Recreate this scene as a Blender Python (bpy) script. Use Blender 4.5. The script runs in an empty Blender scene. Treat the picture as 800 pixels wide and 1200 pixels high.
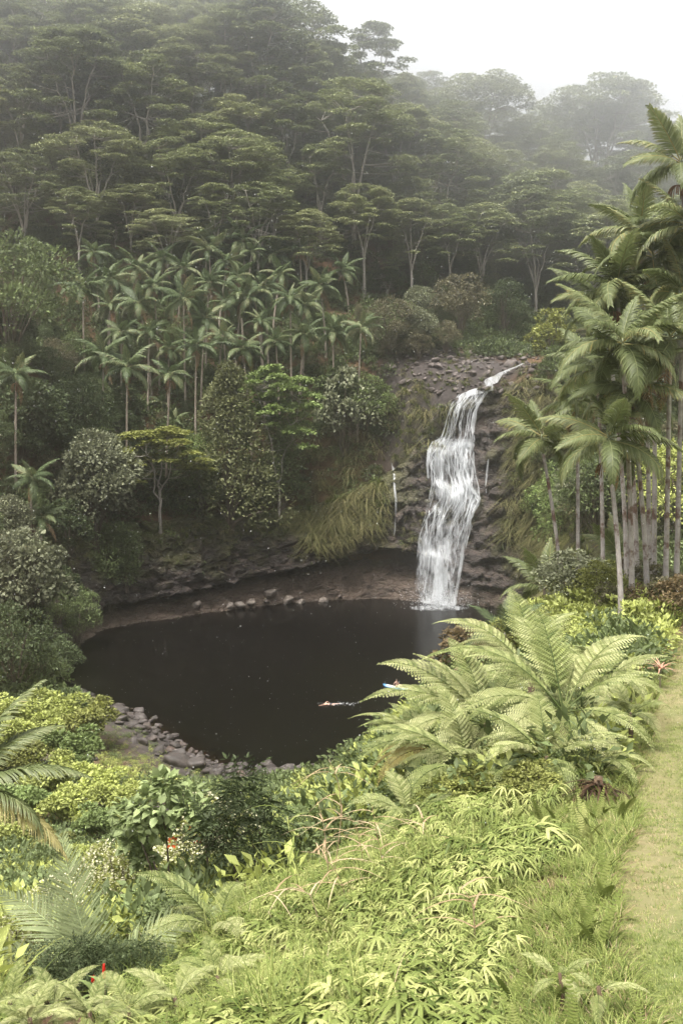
import bpy, math, random
import numpy as np
from mathutils import Vector, Matrix
from mathutils.bvhtree import BVHTree

random.seed(7)
RNG = np.random.default_rng(11)
SC = bpy.context.scene
COL = SC.collection

# ------------------------------------------------------------------ camera
FPX, CAMZ, PITCH = 1167.0, 28.0, math.radians(5.14)
cam_data = bpy.data.cameras.new('camera')
cam_data.sensor_fit = 'HORIZONTAL'
cam_data.sensor_width = 36.0
cam_data.lens = FPX / 800 * 36
cam_data.clip_start = 0.1
cam_data.clip_end = 5000
cam = bpy.data.objects.new('camera', cam_data)
COL.objects.link(cam)
cam.location = (0, 0, CAMZ)
cam.rotation_euler = (math.radians(90) - PITCH, 0, 0)
SC.camera = cam

# ------------------------------------------------------------------ sky and sun (bright overcast, showers)
SUN_EL, SUN_AZ = math.radians(70), math.radians(215)      # azimuth clockwise from +Y: behind the camera, to the left
EXPOSURE = 2.85
W = bpy.data.worlds.new('World'); SC.world = W
W.use_nodes = True
nt = W.node_tree; nt.nodes.clear()
out = nt.nodes.new('ShaderNodeOutputWorld')
bg = nt.nodes.new('ShaderNodeBackground')
sky = nt.nodes.new('ShaderNodeTexSky'); sky.sky_type = 'NISHITA'
sky.sun_disc = False; sky.sun_elevation = SUN_EL; sky.sun_rotation = SUN_AZ
sky.air_density = 1.0; sky.dust_density = 4.0
mixc = nt.nodes.new('ShaderNodeMixRGB'); mixc.inputs[0].default_value = 0.93
mixc.inputs[2].default_value = (3.9, 3.92, 3.93, 1)      # the closed cloud deck
nt.links.new(sky.outputs[0], mixc.inputs[1])
nt.links.new(mixc.outputs[0], bg.inputs[0])
bg.inputs[1].default_value = 0.048
nt.links.new(bg.outputs[0], out.inputs[0])
sun_d = bpy.data.lights.new('sun', 'SUN'); sun_d.energy = 1.5; sun_d.angle = math.radians(25)
sun_d.color = (1.0, 0.96, 0.90)
sun = bpy.data.objects.new('sun', sun_d); COL.objects.link(sun)
sd_ = Vector((math.sin(SUN_AZ) * math.cos(SUN_EL), math.cos(SUN_AZ) * math.cos(SUN_EL), math.sin(SUN_EL)))
sun.rotation_euler = (-sd_).to_track_quat('-Z', 'Y').to_euler()

SC.view_settings.view_transform = 'Standard'
SC.view_settings.look = 'None'
SC.view_settings.exposure = EXPOSURE
SC.view_settings.gamma = 1.0
SC.render.engine = 'CYCLES'
cy = SC.cycles
cy.max_bounces = 5; cy.diffuse_bounces = 2; cy.glossy_bounces = 2; cy.transmission_bounces = 2
cy.transparent_max_bounces = 12; cy.volume_bounces = 1
cy.caustics_reflective = False; cy.caustics_refractive = False
cy.use_denoising = True
try:
    cy.denoiser = 'OPENIMAGEDENOISE'
except Exception:
    pass
HAZE_DENSITY, HAZE_G = 0.0012, 0.9

# ------------------------------------------------------------------ helpers: projection
_fw = np.array([0, math.cos(PITCH), -math.sin(PITCH)]); _up = np.array([0, math.sin(PITCH), math.cos(PITCH)])
def ray(px, py):
    d = _fw + np.array([1.0, 0, 0]) * ((px - 400) / FPX) + _up * ((600 - py) / FPX)
    return d / np.linalg.norm(d)
def at(px, py, D):
    d = ray(px, py)
    return np.array([0, 0, CAMZ]) + d * (D / d[1])
def proj(p):
    q = np.asarray(p, float) - np.array([0, 0, CAMZ])
    w = q @ _fw
    return 400 + FPX * q[0] / w, 600 - FPX * (q @ _up) / w, w

# ------------------------------------------------------------------ helpers: noise
def _hash(ix, iy, iz, seed):
    h = (ix.astype(np.int64) * 374761393 + iy.astype(np.int64) * 668265263 + iz.astype(np.int64) * 2147483647 + seed * 974634777) & 0xffffffff
    h = ((h ^ (h >> 13)) * 1274126177) & 0xffffffff
    h = (h ^ (h >> 16)) & 0xffffffff
    return h / 4294967295.0
def vnoise(p, seed=0):
    p = np.asarray(p, float); i = np.floor(p); f = p - i; f = f * f * (3 - 2 * f)
    r = 0
    for dx in (0, 1):
        for dy in (0, 1):
            for dz in (0, 1):
                w = (f[:, 0] if dx else 1 - f[:, 0]) * (f[:, 1] if dy else 1 - f[:, 1]) * (f[:, 2] if dz else 1 - f[:, 2])
                r = r + w * _hash(i[:, 0] + dx, i[:, 1] + dy, i[:, 2] + dz, seed)
    return r * 2 - 1
def fbm(p, octv=4, seed=0):
    r, a, p = 0, 1.0, np.asarray(p, float)
    for k in range(octv):
        r = r + a * vnoise(p, seed + k); a *= 0.5; p = p * 2.03 + 11.7
    return r
def worley(p, seed=0):
    """distance to the nearest cell point and a random number of that cell, and F2-F1"""
    p = np.asarray(p, float); i = np.floor(p)
    best = np.full(len(p), 9.0); sec = np.full(len(p), 9.0); cid = np.zeros(len(p))
    for dx in (-1, 0, 1):
        for dy in (-1, 0, 1):
            for dz in (-1, 0, 1):
                c = i + (dx, dy, dz)
                o = np.stack([_hash(c[:, 0], c[:, 1], c[:, 2], seed + q) for q in (1, 2, 3)], 1)
                d = np.linalg.norm(c + o - p, axis=1)
                v = _hash(c[:, 0], c[:, 1], c[:, 2], seed + 9)
                n = d < best
                sec = np.where(n, best, np.minimum(sec, d))
                cid = np.where(n, v, cid); best = np.where(n, d, best)
    return best, cid, sec - best
def sstep(a, b, x):
    t = np.clip((np.asarray(x, float) - a) / (b - a), 0, 1)
    return t * t * (3 - 2 * t)

# ------------------------------------------------------------------ helpers: materials
def new_mat(name):
    m = bpy.data.materials.new(name); m.use_nodes = True
    n = m.node_tree; n.nodes.clear()
    o = n.nodes.new('ShaderNodeOutputMaterial')
    return m, n, o
def N(n, kind, **kw):
    x = n.nodes.new(kind)
    for k, v in kw.items():
        if k.startswith('i_'):
            key = k[2:]
            x.inputs[int(key) if key.isdigit() else key.replace('_', ' ')].default_value = v
        else:
            setattr(x, k, v)
    return x
def ramp(n, stops):
    r = n.nodes.new('ShaderNodeValToRGB')
    e = r.color_ramp.elements
    while len(e) < len(stops): e.new(0.5)
    for q, (p, c) in zip(e, stops):
        q.position = p; q.color = (c[0], c[1], c[2], 1)
    return r
def noise(n, scale, detail=6, rough=0.6, vec=None, dist=0.0):
    x = N(n, 'ShaderNodeTexNoise', i_Scale=scale, i_Detail=detail, i_Roughness=rough, i_Distortion=dist)
    if vec is not None: n.links.new(vec, x.inputs['Vector'])
    return x

def leaf_mat(name, stops, trans=0.28, gloss=0.14, rough=0.5, var=0.35):
    """colour by a per-leaf random number ('tint') and a per-plant random number"""
    m, n, o = new_mat(name)
    a = N(n, 'ShaderNodeAttribute', attribute_name='tint')
    oi = N(n, 'ShaderNodeObjectInfo')
    mx = N(n, 'ShaderNodeMath', operation='MULTIPLY_ADD'); mx.inputs[1].default_value = var; 
    n.links.new(oi.outputs['Random'], mx.inputs[0])
    sb = N(n, 'ShaderNodeMath', operation='SUBTRACT'); sb.inputs[1].default_value = var / 2
    n.links.new(a.outputs['Fac'], mx.inputs[2]); n.links.new(mx.outputs[0], sb.inputs[0])
    r = ramp(n, stops); n.links.new(sb.outputs[0], r.inputs[0])
    p = N(n, 'ShaderNodeBsdfPrincipled', i_Roughness=rough)
    p.inputs['Specular IOR Level'].default_value = gloss
    t = N(n, 'ShaderNodeBsdfTranslucent')
    hs = N(n, 'ShaderNodeHueSaturation', i_Value=1.25, i_Saturation=1.1)
    n.links.new(r.outputs[0], p.inputs['Base Color']); n.links.new(r.outputs[0], hs.inputs['Color']); n.links.new(hs.outputs[0], t.inputs[0])
    mi = N(n, 'ShaderNodeMixShader', i_0=trans)
    n.links.new(p.outputs[0], mi.inputs[1]); n.links.new(t.outputs[0], mi.inputs[2]); n.links.new(mi.outputs[0], o.inputs[0])
    return m
def bark_mat(name, c1, c2, scale=6, ring=0.0, c3=None):
    m, n, o = new_mat(name)
    tc = N(n, 'ShaderNodeTexCoord')
    ns = noise(n, scale, 5, 0.65, tc.outputs['Object'])
    st = [(0.3, c1), (0.7, c2)]
    r = ramp(n, st); n.links.new(ns.outputs[0], r.inputs[0])
    col = r.outputs[0]
    if c3 is not None:
        n2 = noise(n, scale * 0.35, 4, 0.7, tc.outputs['Object'])
        r2 = ramp(n, [(0.52, (0, 0, 0)), (0.6, (1, 1, 1))]); n.links.new(n2.outputs[0], r2.inputs[0])
        mc = N(n, 'ShaderNodeMixRGB'); mc.inputs[2].default_value = (*c3, 1)
        n.links.new(r2.outputs[0], mc.inputs[0]); n.links.new(col, mc.inputs[1]); col = mc.outputs[0]
    p = N(n, 'ShaderNodeBsdfPrincipled', i_Roughness=0.85)
    n.links.new(col, p.inputs['Base Color'])
    b = N(n, 'ShaderNodeBump', i_Strength=0.5, i_Distance=0.03); n.links.new(ns.outputs[0], b.inputs['Height'])
    n.links.new(b.outputs[0], p.inputs['Normal']); n.links.new(p.outputs[0], o.inputs[0])
    return m
def plain_mat(name, c, rough=0.6, var=None, scale=8):
    m, n, o = new_mat(name)
    p = N(n, 'ShaderNodeBsdfPrincipled', i_Roughness=rough)
    tc = N(n, 'ShaderNodeTexCoord'); ns = noise(n, scale, 4, 0.6, tc.outputs['Object'])
    v = var or tuple(x * 0.75 for x in c)
    r = ramp(n, [(0.3, v), (0.7, c)]); n.links.new(ns.outputs[0], r.inputs[0])
    n.links.new(r.outputs[0], p.inputs['Base Color']); n.links.new(p.outputs[0], o.inputs[0])
    return m

# ------------------------------------------------------------------ helpers: meshes
def mesh_np(name, V, F, mat, tint=None, smooth=False):
    """mesh from arrays; F is an (n,3) or (n,4) array or a list of such arrays"""
    Fs = F if isinstance(F, (list, tuple)) else [F]
    Fs = [np.asarray(f, np.int32) for f in Fs if len(f)]
    me = bpy.data.meshes.new(name)
    V = np.asarray(V, np.float32)
    me.vertices.add(len(V)); me.vertices.foreach_set('co', V.ravel())
    loops = np.concatenate([f.ravel() for f in Fs])
    sizes = np.concatenate([np.full(len(f), f.shape[1], np.int32) for f in Fs])
    starts = np.concatenate([[0], np.cumsum(sizes)[:-1]]).astype(np.int32)
    me.loops.add(len(loops)); me.loops.foreach_set('vertex_index', loops)
    me.polygons.add(len(sizes)); me.polygons.foreach_set('loop_start', starts)
    try: me.polygons.foreach_set('loop_total', sizes)
    except Exception: pass
    if smooth: me.polygons.foreach_set('use_smooth', np.ones(len(sizes), bool))
    if tint is not None:
        at_ = me.attributes.new('tint', 'FLOAT', 'POINT'); at_.data.foreach_set('value', np.asarray(tint, np.float32))
    me.update(calc_edges=True); me.validate()
    if mat is not None: me.materials.append(mat)
    return me
class Geo:
    """collects pieces of one mesh"""
    def __init__(s): s.V = []; s.Q = []; s.T = []; s.tint = []; s.n = 0
    def add(s, V, Q=None, T=None, tint=0.5):
        V = np.asarray(V, float)
        s.V.append(V)
        if Q is not None and len(Q): s.Q.append(np.asarray(Q, int) + s.n)
        if T is not None and len(T): s.T.append(np.asarray(T, int) + s.n)
        s.tint.append(np.broadcast_to(np.asarray(tint, float), (len(V),)))
        s.n += len(V)
    def mesh(s, name, mat, smooth=False):
        F = []
        if s.Q: F.append(np.concatenate(s.Q))
        if s.T: F.append(np.concatenate(s.T))
        return mesh_np(name, np.concatenate(s.V), F, mat, np.concatenate(s.tint), smooth)
def frames(dirs, up=None):
    """rotation matrices whose Y column is dirs and Z close to up"""
    d = dirs / np.maximum(np.linalg.norm(dirs, axis=1, keepdims=True), 1e-9)
    if up is None: up = np.tile(np.array([0, 0, 1.0]), (len(d), 1))
    x = np.cross(d, up); l = np.linalg.norm(x, axis=1, keepdims=True)
    bad = l[:, 0] < 1e-4
    x[bad] = np.cross(d[bad], np.array([1.0, 0, 0])); l = np.linalg.norm(x, axis=1, keepdims=True)
    x = x / l; z = np.cross(x, d)
    return np.stack([x, d, z], 2)
def scatter(geo, tv, tq, tt, pos, rot, scl, tint):
    """copies of one small template (leaf) into a Geo"""
    pos = np.asarray(pos, float); n = len(pos)
    if n == 0: return
    scl = np.asarray(scl, float)
    if scl.ndim == 0: scl = np.full(n, float(scl))
    S = scl[:, None] if scl.ndim == 1 else scl
    V = tv[None, :, :] * S[:, None, :]
    V = np.einsum('nij,nkj->nki', rot, V) + pos[:, None, :]
    k = len(tv); off = (np.arange(n) * k)[:, None, None]
    Q = (np.asarray(tq)[None] + off).reshape(-1, 4) if tq is not None and len(tq) else None
    T = (np.asarray(tt)[None] + off).reshape(-1, 3) if tt is not None and len(tt) else None
    geo.add(V.reshape(-1, 3), Q, T, np.repeat(tint, k))
def tube(geo, pts, radii, sides=6, tint=0.5, cap=True):
    pts = np.asarray(pts, float); radii = np.broadcast_to(np.asarray(radii, float), (len(pts),))
    d = np.gradient(pts, axis=0)
    ref = np.array([0.31, 0.95, 0.07]) if abs(d[0][2]) > 0.5 * np.linalg.norm(d[0]) else np.array([0.0, 0, 1])
    R = frames(d, np.tile(ref, (len(pts), 1)))
    a = np.arange(sides) / sides * 2 * math.pi
    c = np.stack([np.cos(a), np.zeros(sides), np.sin(a)], 1)
    V = np.einsum('nij,kj->nki', R, c) * radii[:, None, None] + pts[:, None, :]
    n = len(pts); Q = []
    for i in range(n - 1):
        for k in range(sides):
            k2 = (k + 1) % sides
            Q.append((i * sides + k, i * sides + k2, (i + 1) * sides + k2, (i + 1) * sides + k))
    V = V.reshape(-1, 3); T = []
    if cap:
        V = np.vstack([V, pts[-1]])
        T = [((n - 1) * sides + k, (n - 1) * sides + (k + 1) % sides, n * sides) for k in range(sides)]
    geo.add(V, Q, T, tint)
def bez(p0, p1, p2, n=8):
    t = np.linspace(0, 1, n)[:, None]
    return (1 - t) ** 2 * np.asarray(p0, float) + 2 * t * (1 - t) * np.asarray(p1, float) + t * t * np.asarray(p2, float)
def rand_rot(n, rng, tilt=0.5, upright=None):
    """random leaf frames: Y points outwards at random azimuth, normal near +Z with the given tilt"""
    az = rng.uniform(0, 2 * math.pi, n); el = rng.normal(0, tilt, n)
    d = np.stack([np.cos(az) * np.cos(el), np.sin(az) * np.cos(el), np.sin(el)], 1)
    up = np.stack([rng.normal(0, tilt, n), rng.normal(0, tilt, n), np.ones(n)], 1)
    return frames(d, up)

def obj(name, me, parent=None, loc=None, rot=None, scl=None):
    o = bpy.data.objects.new(name, me); COL.objects.link(o)
    if parent is not None: o.parent = parent
    if loc is not None: o.location = loc
    if rot is not None: o.rotation_euler = rot
    if scl is not None: o.scale = (scl, scl, scl) if np.isscalar(scl) else scl
    return o
def tag(o, label=None, cat=None, group=None, kind=None):
    if label: o['label'] = label
    if cat: o['category'] = cat
    if group: o['group'] = group
    if kind: o['kind'] = kind
    return o
def thing(name, label, cat, loc, rotz=0, scl=1.0, group=None):
    o = bpy.data.objects.new(name, None); COL.objects.link(o)
    o.empty_display_size = 0.2
    o.location = loc; o.rotation_euler = (0, 0, rotz); o.scale = (scl, scl, scl)
    return tag(o, label, cat, group)
_ORD = ['first', 'second', 'third', 'fourth', 'fifth', 'sixth', 'seventh', 'eighth', 'ninth', 'tenth', 'eleventh', 'twelfth', 'thirteenth',
        'fourteenth', 'fifteenth', 'sixteenth', 'seventeenth', 'eighteenth', 'nineteenth']
_TEN = {2: 'twent', 3: 'thirt', 4: 'fort', 5: 'fift', 6: 'sixt', 7: 'sevent', 8: 'eight', 9: 'ninet'}
def ordinal(i):
    if i < 19: return _ORD[i]
    k = i + 1
    if k == 100: return 'hundredth'
    if k > 100: return 'hundred-and-' + ordinal(k - 101)
    if k % 10 == 0: return _TEN[k // 10] + 'ieth'
    return _TEN[k // 10] + 'y-' + _ORD[k % 10 - 1]

# ------------------------------------------------------------------ terrain: pool outline, cliff profile, height field
SHORE = np.array([(-25.6, 98), (-31, 103), (-33, 111), (-33.5, 124), (-31, 135), (-22.5, 142), (-13, 150), (-3, 155), (7, 156.5), (13, 153), (20, 150.5), (27, 147),
                  (29, 138), (24, 122), (16.5, 107), (10, 93), (4.5, 83.5), (0, 78.5), (-4.6, 77), (-10, 79), (-15.3, 85), (-19.8, 92)], float)
def closed_spline(P, per=14):
    n = len(P); o = []
    for i in range(n):
        a, b, c, d = P[i - 1], P[i], P[(i + 1) % n], P[(i + 2) % n]
        for t in np.arange(per) / per:
            o.append(0.5 * (2 * b + (c - a) * t + (2 * a - 5 * b + 4 * c - d) * t * t + (3 * b - a - 3 * c + d) * t ** 3))
    return np.array(o)
PER = 14
SH = closed_spline(SHORE, PER)
_tan = np.roll(SH, -1, 0) - np.roll(SH, 1, 0); _tan /= np.linalg.norm(_tan, axis=1, keepdims=True)
SHN = np.stack([-_tan[:, 1], _tan[:, 0]], 1)                     # away from the pool (outline runs clockwise seen from above)
for _ in range(25):                                             # smooth the outward normals so that the cliff does not fold
    SHN = (np.roll(SHN, 1, 0) + SHN + np.roll(SHN, -1, 0)); SHN /= np.linalg.norm(SHN, axis=1, keepdims=True)
NS = len(SH); SIDX = np.arange(NS) / PER                        # shore index 0..22
#            idx: cliff top z, lip z, apron top z, top set-back
CL = np.array([(0, 3.0, 1.0, 0.5, 3), (1, 7, 1.5, 0.8, 4), (2, 10, 2, 1.0, 5), (3, 13, 2.4, 1.2, 5), (4, 13.5, 2.8, 1.5, 4.5), (5, 13.5, 3.4, 2.0, 4), (6, 13.8, 4.6, 3.2, 4),
               (7, 14.5, 6.0, 4.6, 4), (8, 19.5, 8.2, 5.2, 3.2), (9, 30.5, 7.5, 4.0, 4.2), (10, 33.6, 6.5, 2.4, 4.8), (11, 33.0, 5, 2.0, 5.5), (12, 26, 3, 1.5, 6), (13, 12, 2, 1, 6), (14, 6, 1.5, .5, 5),
               (15, 3, 1, .4, 4), (22, 3.0, 1.0, 0.5, 3)], float)
def cl(k, s): return np.interp(s, CL[:, 0], CL[:, k])
def cliffness(s):                                               # 1 on the rock walls, 0 on the near shore
    return np.interp(s, [0, 1.2, 13.2, 15, 22], [0, 1, 1, 0, 0])

WPTS = [  # ground heights in the world (x, y, z)
    (4, 42, 15), (3, 55, 9), (1, 68, 2.5), (8, 50, 17), (13, 62, 12), (17, 80, 8), (22, 98, 5.5), (30, 118, 7), (35, 132, 16), (26, 72, 16), (36, 74, 20), (42, 95, 20),
    (46, 122, 30), (42, 142, 36), (62, 60, 24), (70, 100, 36), (60, 150, 44), (-40, 98, 9), (-41, 112, 14.5), (-41, 128, 16), (-36, 141, 16), (-51, 100, 20), (-60, 112, 34), (-50, 130, 34), (-46, 146, 38),
    (-75, 140, 58), (-62, 82, 14), (-85, 105, 44), (-45, 88, 3.0), (-60, 60, 9), (-100, 60, 24), (-36, 72, 3.0), (-32, 86, 1.2), (-25, 90, 0.9), (-18, 84, 0.8), (-12, 74, 0.9), (-20, 74, 2.2), (-6, 70, 1.2),
    (0, 70, 2), (-4, 60, 5), (-14, 60, 5), (0, -10, 25), (-20, -10, 22), (20, -10, 25), (-40, 20, 14), (40, 20, 22), (-60, 0, 18), (60, 0, 24)]
PPTS = [  # ground points read off the photograph with a distance (px, py, D)
    (735, 1200, 7), (735, 1000, 12), (745, 900, 18), (775, 800, 28), (795, 750, 38), (950, 1200, 7), (1050, 1000, 12), (1050, 900, 18), (1000, 800, 28), (1000, 740, 40), (1000, 700, 52),
    (560, 1230, 7.3), (300, 1240, 8), (100, 1240, 9), (-250, 1260, 9), (560, 1070, 11), (560, 970, 15.5), (610, 925, 19), (450, 1000, 17), (350, 1075, 14), (200, 1170, 12.5), (660, 960, 15.5),
    (250, 1095, 19), (100, 1150, 16), (0, 1150, 17), (-250, 1150, 18), (480, 920, 26), (600, 830, 28), (680, 790, 32), (150, 1020, 40), (60, 1015, 46), (-150, 1010, 45), (280, 1035, 30), (330, 985, 42),
    (730, 728, 41), (790, 700, 49), (690, 705, 50), (850, 690, 50), (640, 735, 45),
    # the wooded hill
    (100, 485, 164), (250, 482, 166), (370, 480, 167), (430, 468, 166), (480, 470, 162), (545, 438, 160), (610, 431, 172), (660, 425, 190), (640, 418, 166), (720, 418, 160), (830, 430, 150),
    (500, 415, 172), (560, 405, 182), (-100, 350, 185), (20, 350, 185), (150, 350, 186), (300, 355, 188), (400, 378, 190), (480, 385, 192), (580, 392, 196), (640, 398, 198), (720, 395, 190),
    (-60, 250, 202), (100, 240, 203), (250, 270, 204), (400, 295, 206), (500, 325, 212), (600, 365, 222), (700, 372, 222), (-60, 135, 226), (100, 140, 228), (250, 155, 228), (400, 195, 230), (500, 235, 236),
    (600, 310, 246), (700, 325, 246), (850, 330, 245), (0, 150, 262), (200, 160, 262), (400, 190, 262), (500, 205, 268), (600, 245, 280), (700, 262, 285), (800, 265, 285), (400, 215, 300), (600, 205, 318),
    (700, 200, 322), (850, 200, 322), (0, 230, 320), (200, 230, 330), (400, 240, 360), (700, 235, 380), (-200, 200, 300), (1000, 230, 330)]
_P = [at(*q) for q in PPTS]
_rim = []
for i in range(0, NS, 7):
    s = SIDX[i]
    if 0.5 < s < 14:
        q = SH[i] + SHN[i] * (cl(4, s) + 2.5); _rim.append((q[0], q[1], cl(1, s)))
CP = np.array([tuple(p) for p in _P] + WPTS + _rim, float)
def _phi(a, b): return np.sqrt(((a[:, None, :2] - b[None, :, :2]) ** 2).sum(2) + 4.0)
_n = len(CP); _K = np.zeros((_n + 3, _n + 3)); _K[:_n, :_n] = _phi(CP, CP) - np.eye(_n) * 0.4
_A = np.c_[np.ones(_n), CP[:, :2]]; _K[:_n, _n:] = _A; _K[_n:, :_n] = _A.T
_sol = np.linalg.solve(_K, np.r_[CP[:, 2], 0, 0, 0])
def h_out(xy):
    r = np.empty(len(xy))
    for a in range(0, len(xy), 20000):
        q = xy[a:a + 20000]
        r[a:a + 20000] = _phi(q, CP) @ _sol[:_n] + np.c_[np.ones(len(q)), q] @ _sol[_n:]
    return r
def shore_dist(xy):
    o = np.empty(len(xy)); s = np.empty(len(xy))
    for a in range(0, len(xy), 8000):
        q = xy[a:a + 8000]
        d2 = ((q[:, None, :] - SH[None]) ** 2).sum(2); k = d2.argmin(1)
        v = q - SH[k]; o[a:a + 8000] = np.sqrt(d2.min(1)) * np.sign((v * SHN[k]).sum(1) + 1e-9); s[a:a + 8000] = SIDX[k]
    return o, s
PATH = np.array([(0.4, -6.0), (1.6, 4), (2.02, 7), (3.45, 12), (5.4, 18), (9.1, 28), (13.2, 38), (17, 46), (21, 54)], float)   # left edge of the mown path
def path_off(xy):
    return xy[:, 0] - np.interp(xy[:, 1], PATH[:, 1], PATH[:, 0])
def H(xy):
    xy = np.asarray(xy, float); z = h_out(xy)
    far = np.hypot(xy[:, 0], xy[:, 1] - 150)
    z = z + (25 - z) * sstep(260, 420, far)
    d_cam = np.hypot(xy[:, 0], xy[:, 1])
    p = np.c_[xy, np.zeros(len(xy))]
    z = z + fbm(p * 0.09, 3, 5) * 1.3 * sstep(40, 140, d_cam) + fbm(p * 0.45, 3, 9) * 0.14 * sstep(3, 14, d_cam) * (1 - sstep(0, 1.2, path_off(xy)) * (1 - sstep(50, 60, xy[:, 1])))
    o, s = shore_dist(xy); c = cliffness(s)
    near_pool = o < 16
    wc = sstep(cl(4, s) * 0.55 + 1.2, cl(4, s) + 1.8, o)
    zc = -3 + (z + 3) * wc
    wn = sstep(-9, 0.0, o); zn = np.where(o < 0, -3 + 3.05 * wn, np.minimum(z, 0.05 + o * 0.9))
    zz = c * zc + (1 - c) * zn
    return np.where(near_pool, zz, z)
def Hs(x, y): return float(H(np.array([[x, y]]))[0])
# ------------------------------------------------------------------ ground sheet
def axis(a, b, step, far, k=1.35):
    core = list(np.arange(a, b + step / 2, step)); lo, hi = [], []
    d = step
    while (lo[-1] if lo else a) > -far: d *= k; lo.append((lo[-1] if lo else a) - d)
    d = step
    while (hi[-1] if hi else b) < far: d *= k; hi.append((hi[-1] if hi else b) + d)
    return np.array(lo[::-1] + core + hi)
def merge_axis(a, fine0, fine1, step):
    return np.unique(np.round(np.r_[a[(a < fine0) | (a > fine1)], np.arange(fine0, fine1 + step / 2, step)], 3))
gx = merge_axis(axis(-110, 130, 1.25, 700), -8, 14, 0.4); gy = merge_axis(axis(-20, 330, 1.25, 700), 0, 40, 0.4)
GX, GY = np.meshgrid(gx, gy); gxy = np.c_[GX.ravel(), GY.ravel()]
gz = H(gxy); nx, ny = len(gx), len(gy)
ii = (np.arange(ny - 1)[:, None] * nx + np.arange(nx - 1)[None]).ravel()
GF = np.c_[ii, ii + 1, ii + nx + 1, ii + nx]
# lawn weight: the mown path; scrape weight: bare red soil beside it; shingle weight: the rocky shore
po = path_off(gxy)
lawn = sstep(-0.25, 0.25, po + 0.25 * fbm(np.c_[gxy * 1.1, np.zeros(len(gxy))], 3, 3)) * (1 - sstep(52, 58, gxy[:, 1])) * sstep(-40, -30, gxy[:, 1])
so, ss = shore_dist(gxy)
rocky = np.clip(1 - cliffness(ss), 0, 1) * (1 - sstep(3, 9, so)) + sstep(0.3, 0.8, fbm(np.c_[gxy * 0.08, np.ones(len(gxy))], 3, 8)) * (gxy[:, 0] < -6) * (gxy[:, 1] > 35) * (gxy[:, 1] < 78)
up_rock = np.exp(-(((gxy[:, 0] - 20) / 16) ** 2 + ((gxy[:, 1] - 166) / 12) ** 2))
rocky = np.clip(np.maximum(rocky, sstep(0.25, 0.6, up_rock)), 0, 1)

m_ground, n, o = new_mat('ground_soil')
geo_ = N(n, 'ShaderNodeNewGeometry'); posn = geo_.outputs['Position']
a1 = N(n, 'ShaderNodeAttribute', attribute_name='lawn'); a2 = N(n, 'ShaderNodeAttribute', attribute_name='rocky')
n1 = noise(n, 1.7, 8, 0.65, posn); n2 = noise(n, 14, 6, 0.7, posn); n3 = noise(n, 0.35, 5, 0.6, posn)
soil = ramp(n, [(0.3, (0.035, 0.02, 0.01)), (0.55, (0.095, 0.048, 0.022)), (0.75, (0.06, 0.06, 0.02))]); n.links.new(n1.outputs[0], soil.inputs[0])
turf = ramp(n, [(0.28, (0.055, 0.08, 0.016)), (0.5, (0.10, 0.125, 0.028)), (0.72, (0.185, 0.165, 0.062))])
mxn = N(n, 'ShaderNodeMixRGB', i_0=0.5); n.links.new(n2.outputs[0], mxn.inputs[1]); n.links.new(n1.outputs[0], mxn.inputs[2]); n.links.new(mxn.outputs[0], turf.inputs[0])
wear = ramp(n, [(0.52, (0, 0, 0)), (0.68, (1, 1, 1))]); n.links.new(n3.outputs[0], wear.inputs[0])
wc_ = N(n, 'ShaderNodeMixRGB'); wc_.inputs[2].default_value = (0.185, 0.145, 0.075, 1)
aw = N(n, 'ShaderNodeAttribute', attribute_name='worn')
wm0 = N(n, 'ShaderNodeMath', operation='MULTIPLY', i_1=0.45); n.links.new(wear.outputs[0], wm0.inputs[0])
wm = N(n, 'ShaderNodeMath', operation='MAXIMUM'); n.links.new(wm0.outputs[0], wm.inputs[0]); n.links.new(aw.outputs['Fac'], wm.inputs[1])
n.links.new(wm.outputs[0], wc_.inputs[0]); n.links.new(turf.outputs[0], wc_.inputs[1])
rk = ramp(n, [(0.3, (0.012, 0.009, 0.008)), (0.55, (0.04, 0.031, 0.028)), (0.75, (0.085, 0.07, 0.064))]); n.links.new(n1.outputs[0], rk.inputs[0])
mA = N(n, 'ShaderNodeMixRGB'); n.links.new(a2.outputs['Fac'], mA.inputs[0]); n.links.new(soil.outputs[0], mA.inputs[1]); n.links.new(rk.outputs[0], mA.inputs[2])
mB = N(n, 'ShaderNodeMixRGB'); n.links.new(a1.outputs['Fac'], mB.inputs[0]); n.links.new(mA.outputs[0], mB.inputs[1]); n.links.new(wc_.outputs[0], mB.inputs[2])
p = N(n, 'ShaderNodeBsdfPrincipled', i_Roughness=0.95); n.links.new(mB.outputs[0], p.inputs['Base Color'])
bp = N(n, 'ShaderNodeBump', i_Strength=0.6, i_Distance=0.12); n.links.new(n1.outputs[0], bp.inputs['Height']); n.links.new(bp.outputs[0], p.inputs['Normal'])
n.links.new(p.outputs[0], o.inputs[0])
me = mesh_np('ground', np.c_[gxy, gz], GF, m_ground, smooth=True)
def worn_at(xy):
    q = np.c_[xy * 1.3, np.zeros(len(xy))]
    return np.clip(np.exp(-((path_off(xy) - .25 - .03 * xy[:, 1] * .3) / (.35 + .012 * xy[:, 1])) ** 2) * sstep(7, 12, xy[:, 1]) * (1 - sstep(34, 44, xy[:, 1])) * (.75 + .6 * fbm(q, 3, 44)), 0, .65)
worn = worn_at(gxy)
for nm, arr in (('lawn', lawn), ('rocky', rocky), ('worn', worn)):
    q = me.attributes.new(nm, 'FLOAT', 'POINT'); q.data.foreach_set('value', arr.astype(np.float32))
ground = tag(obj('ground', me), kind='structure')

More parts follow.
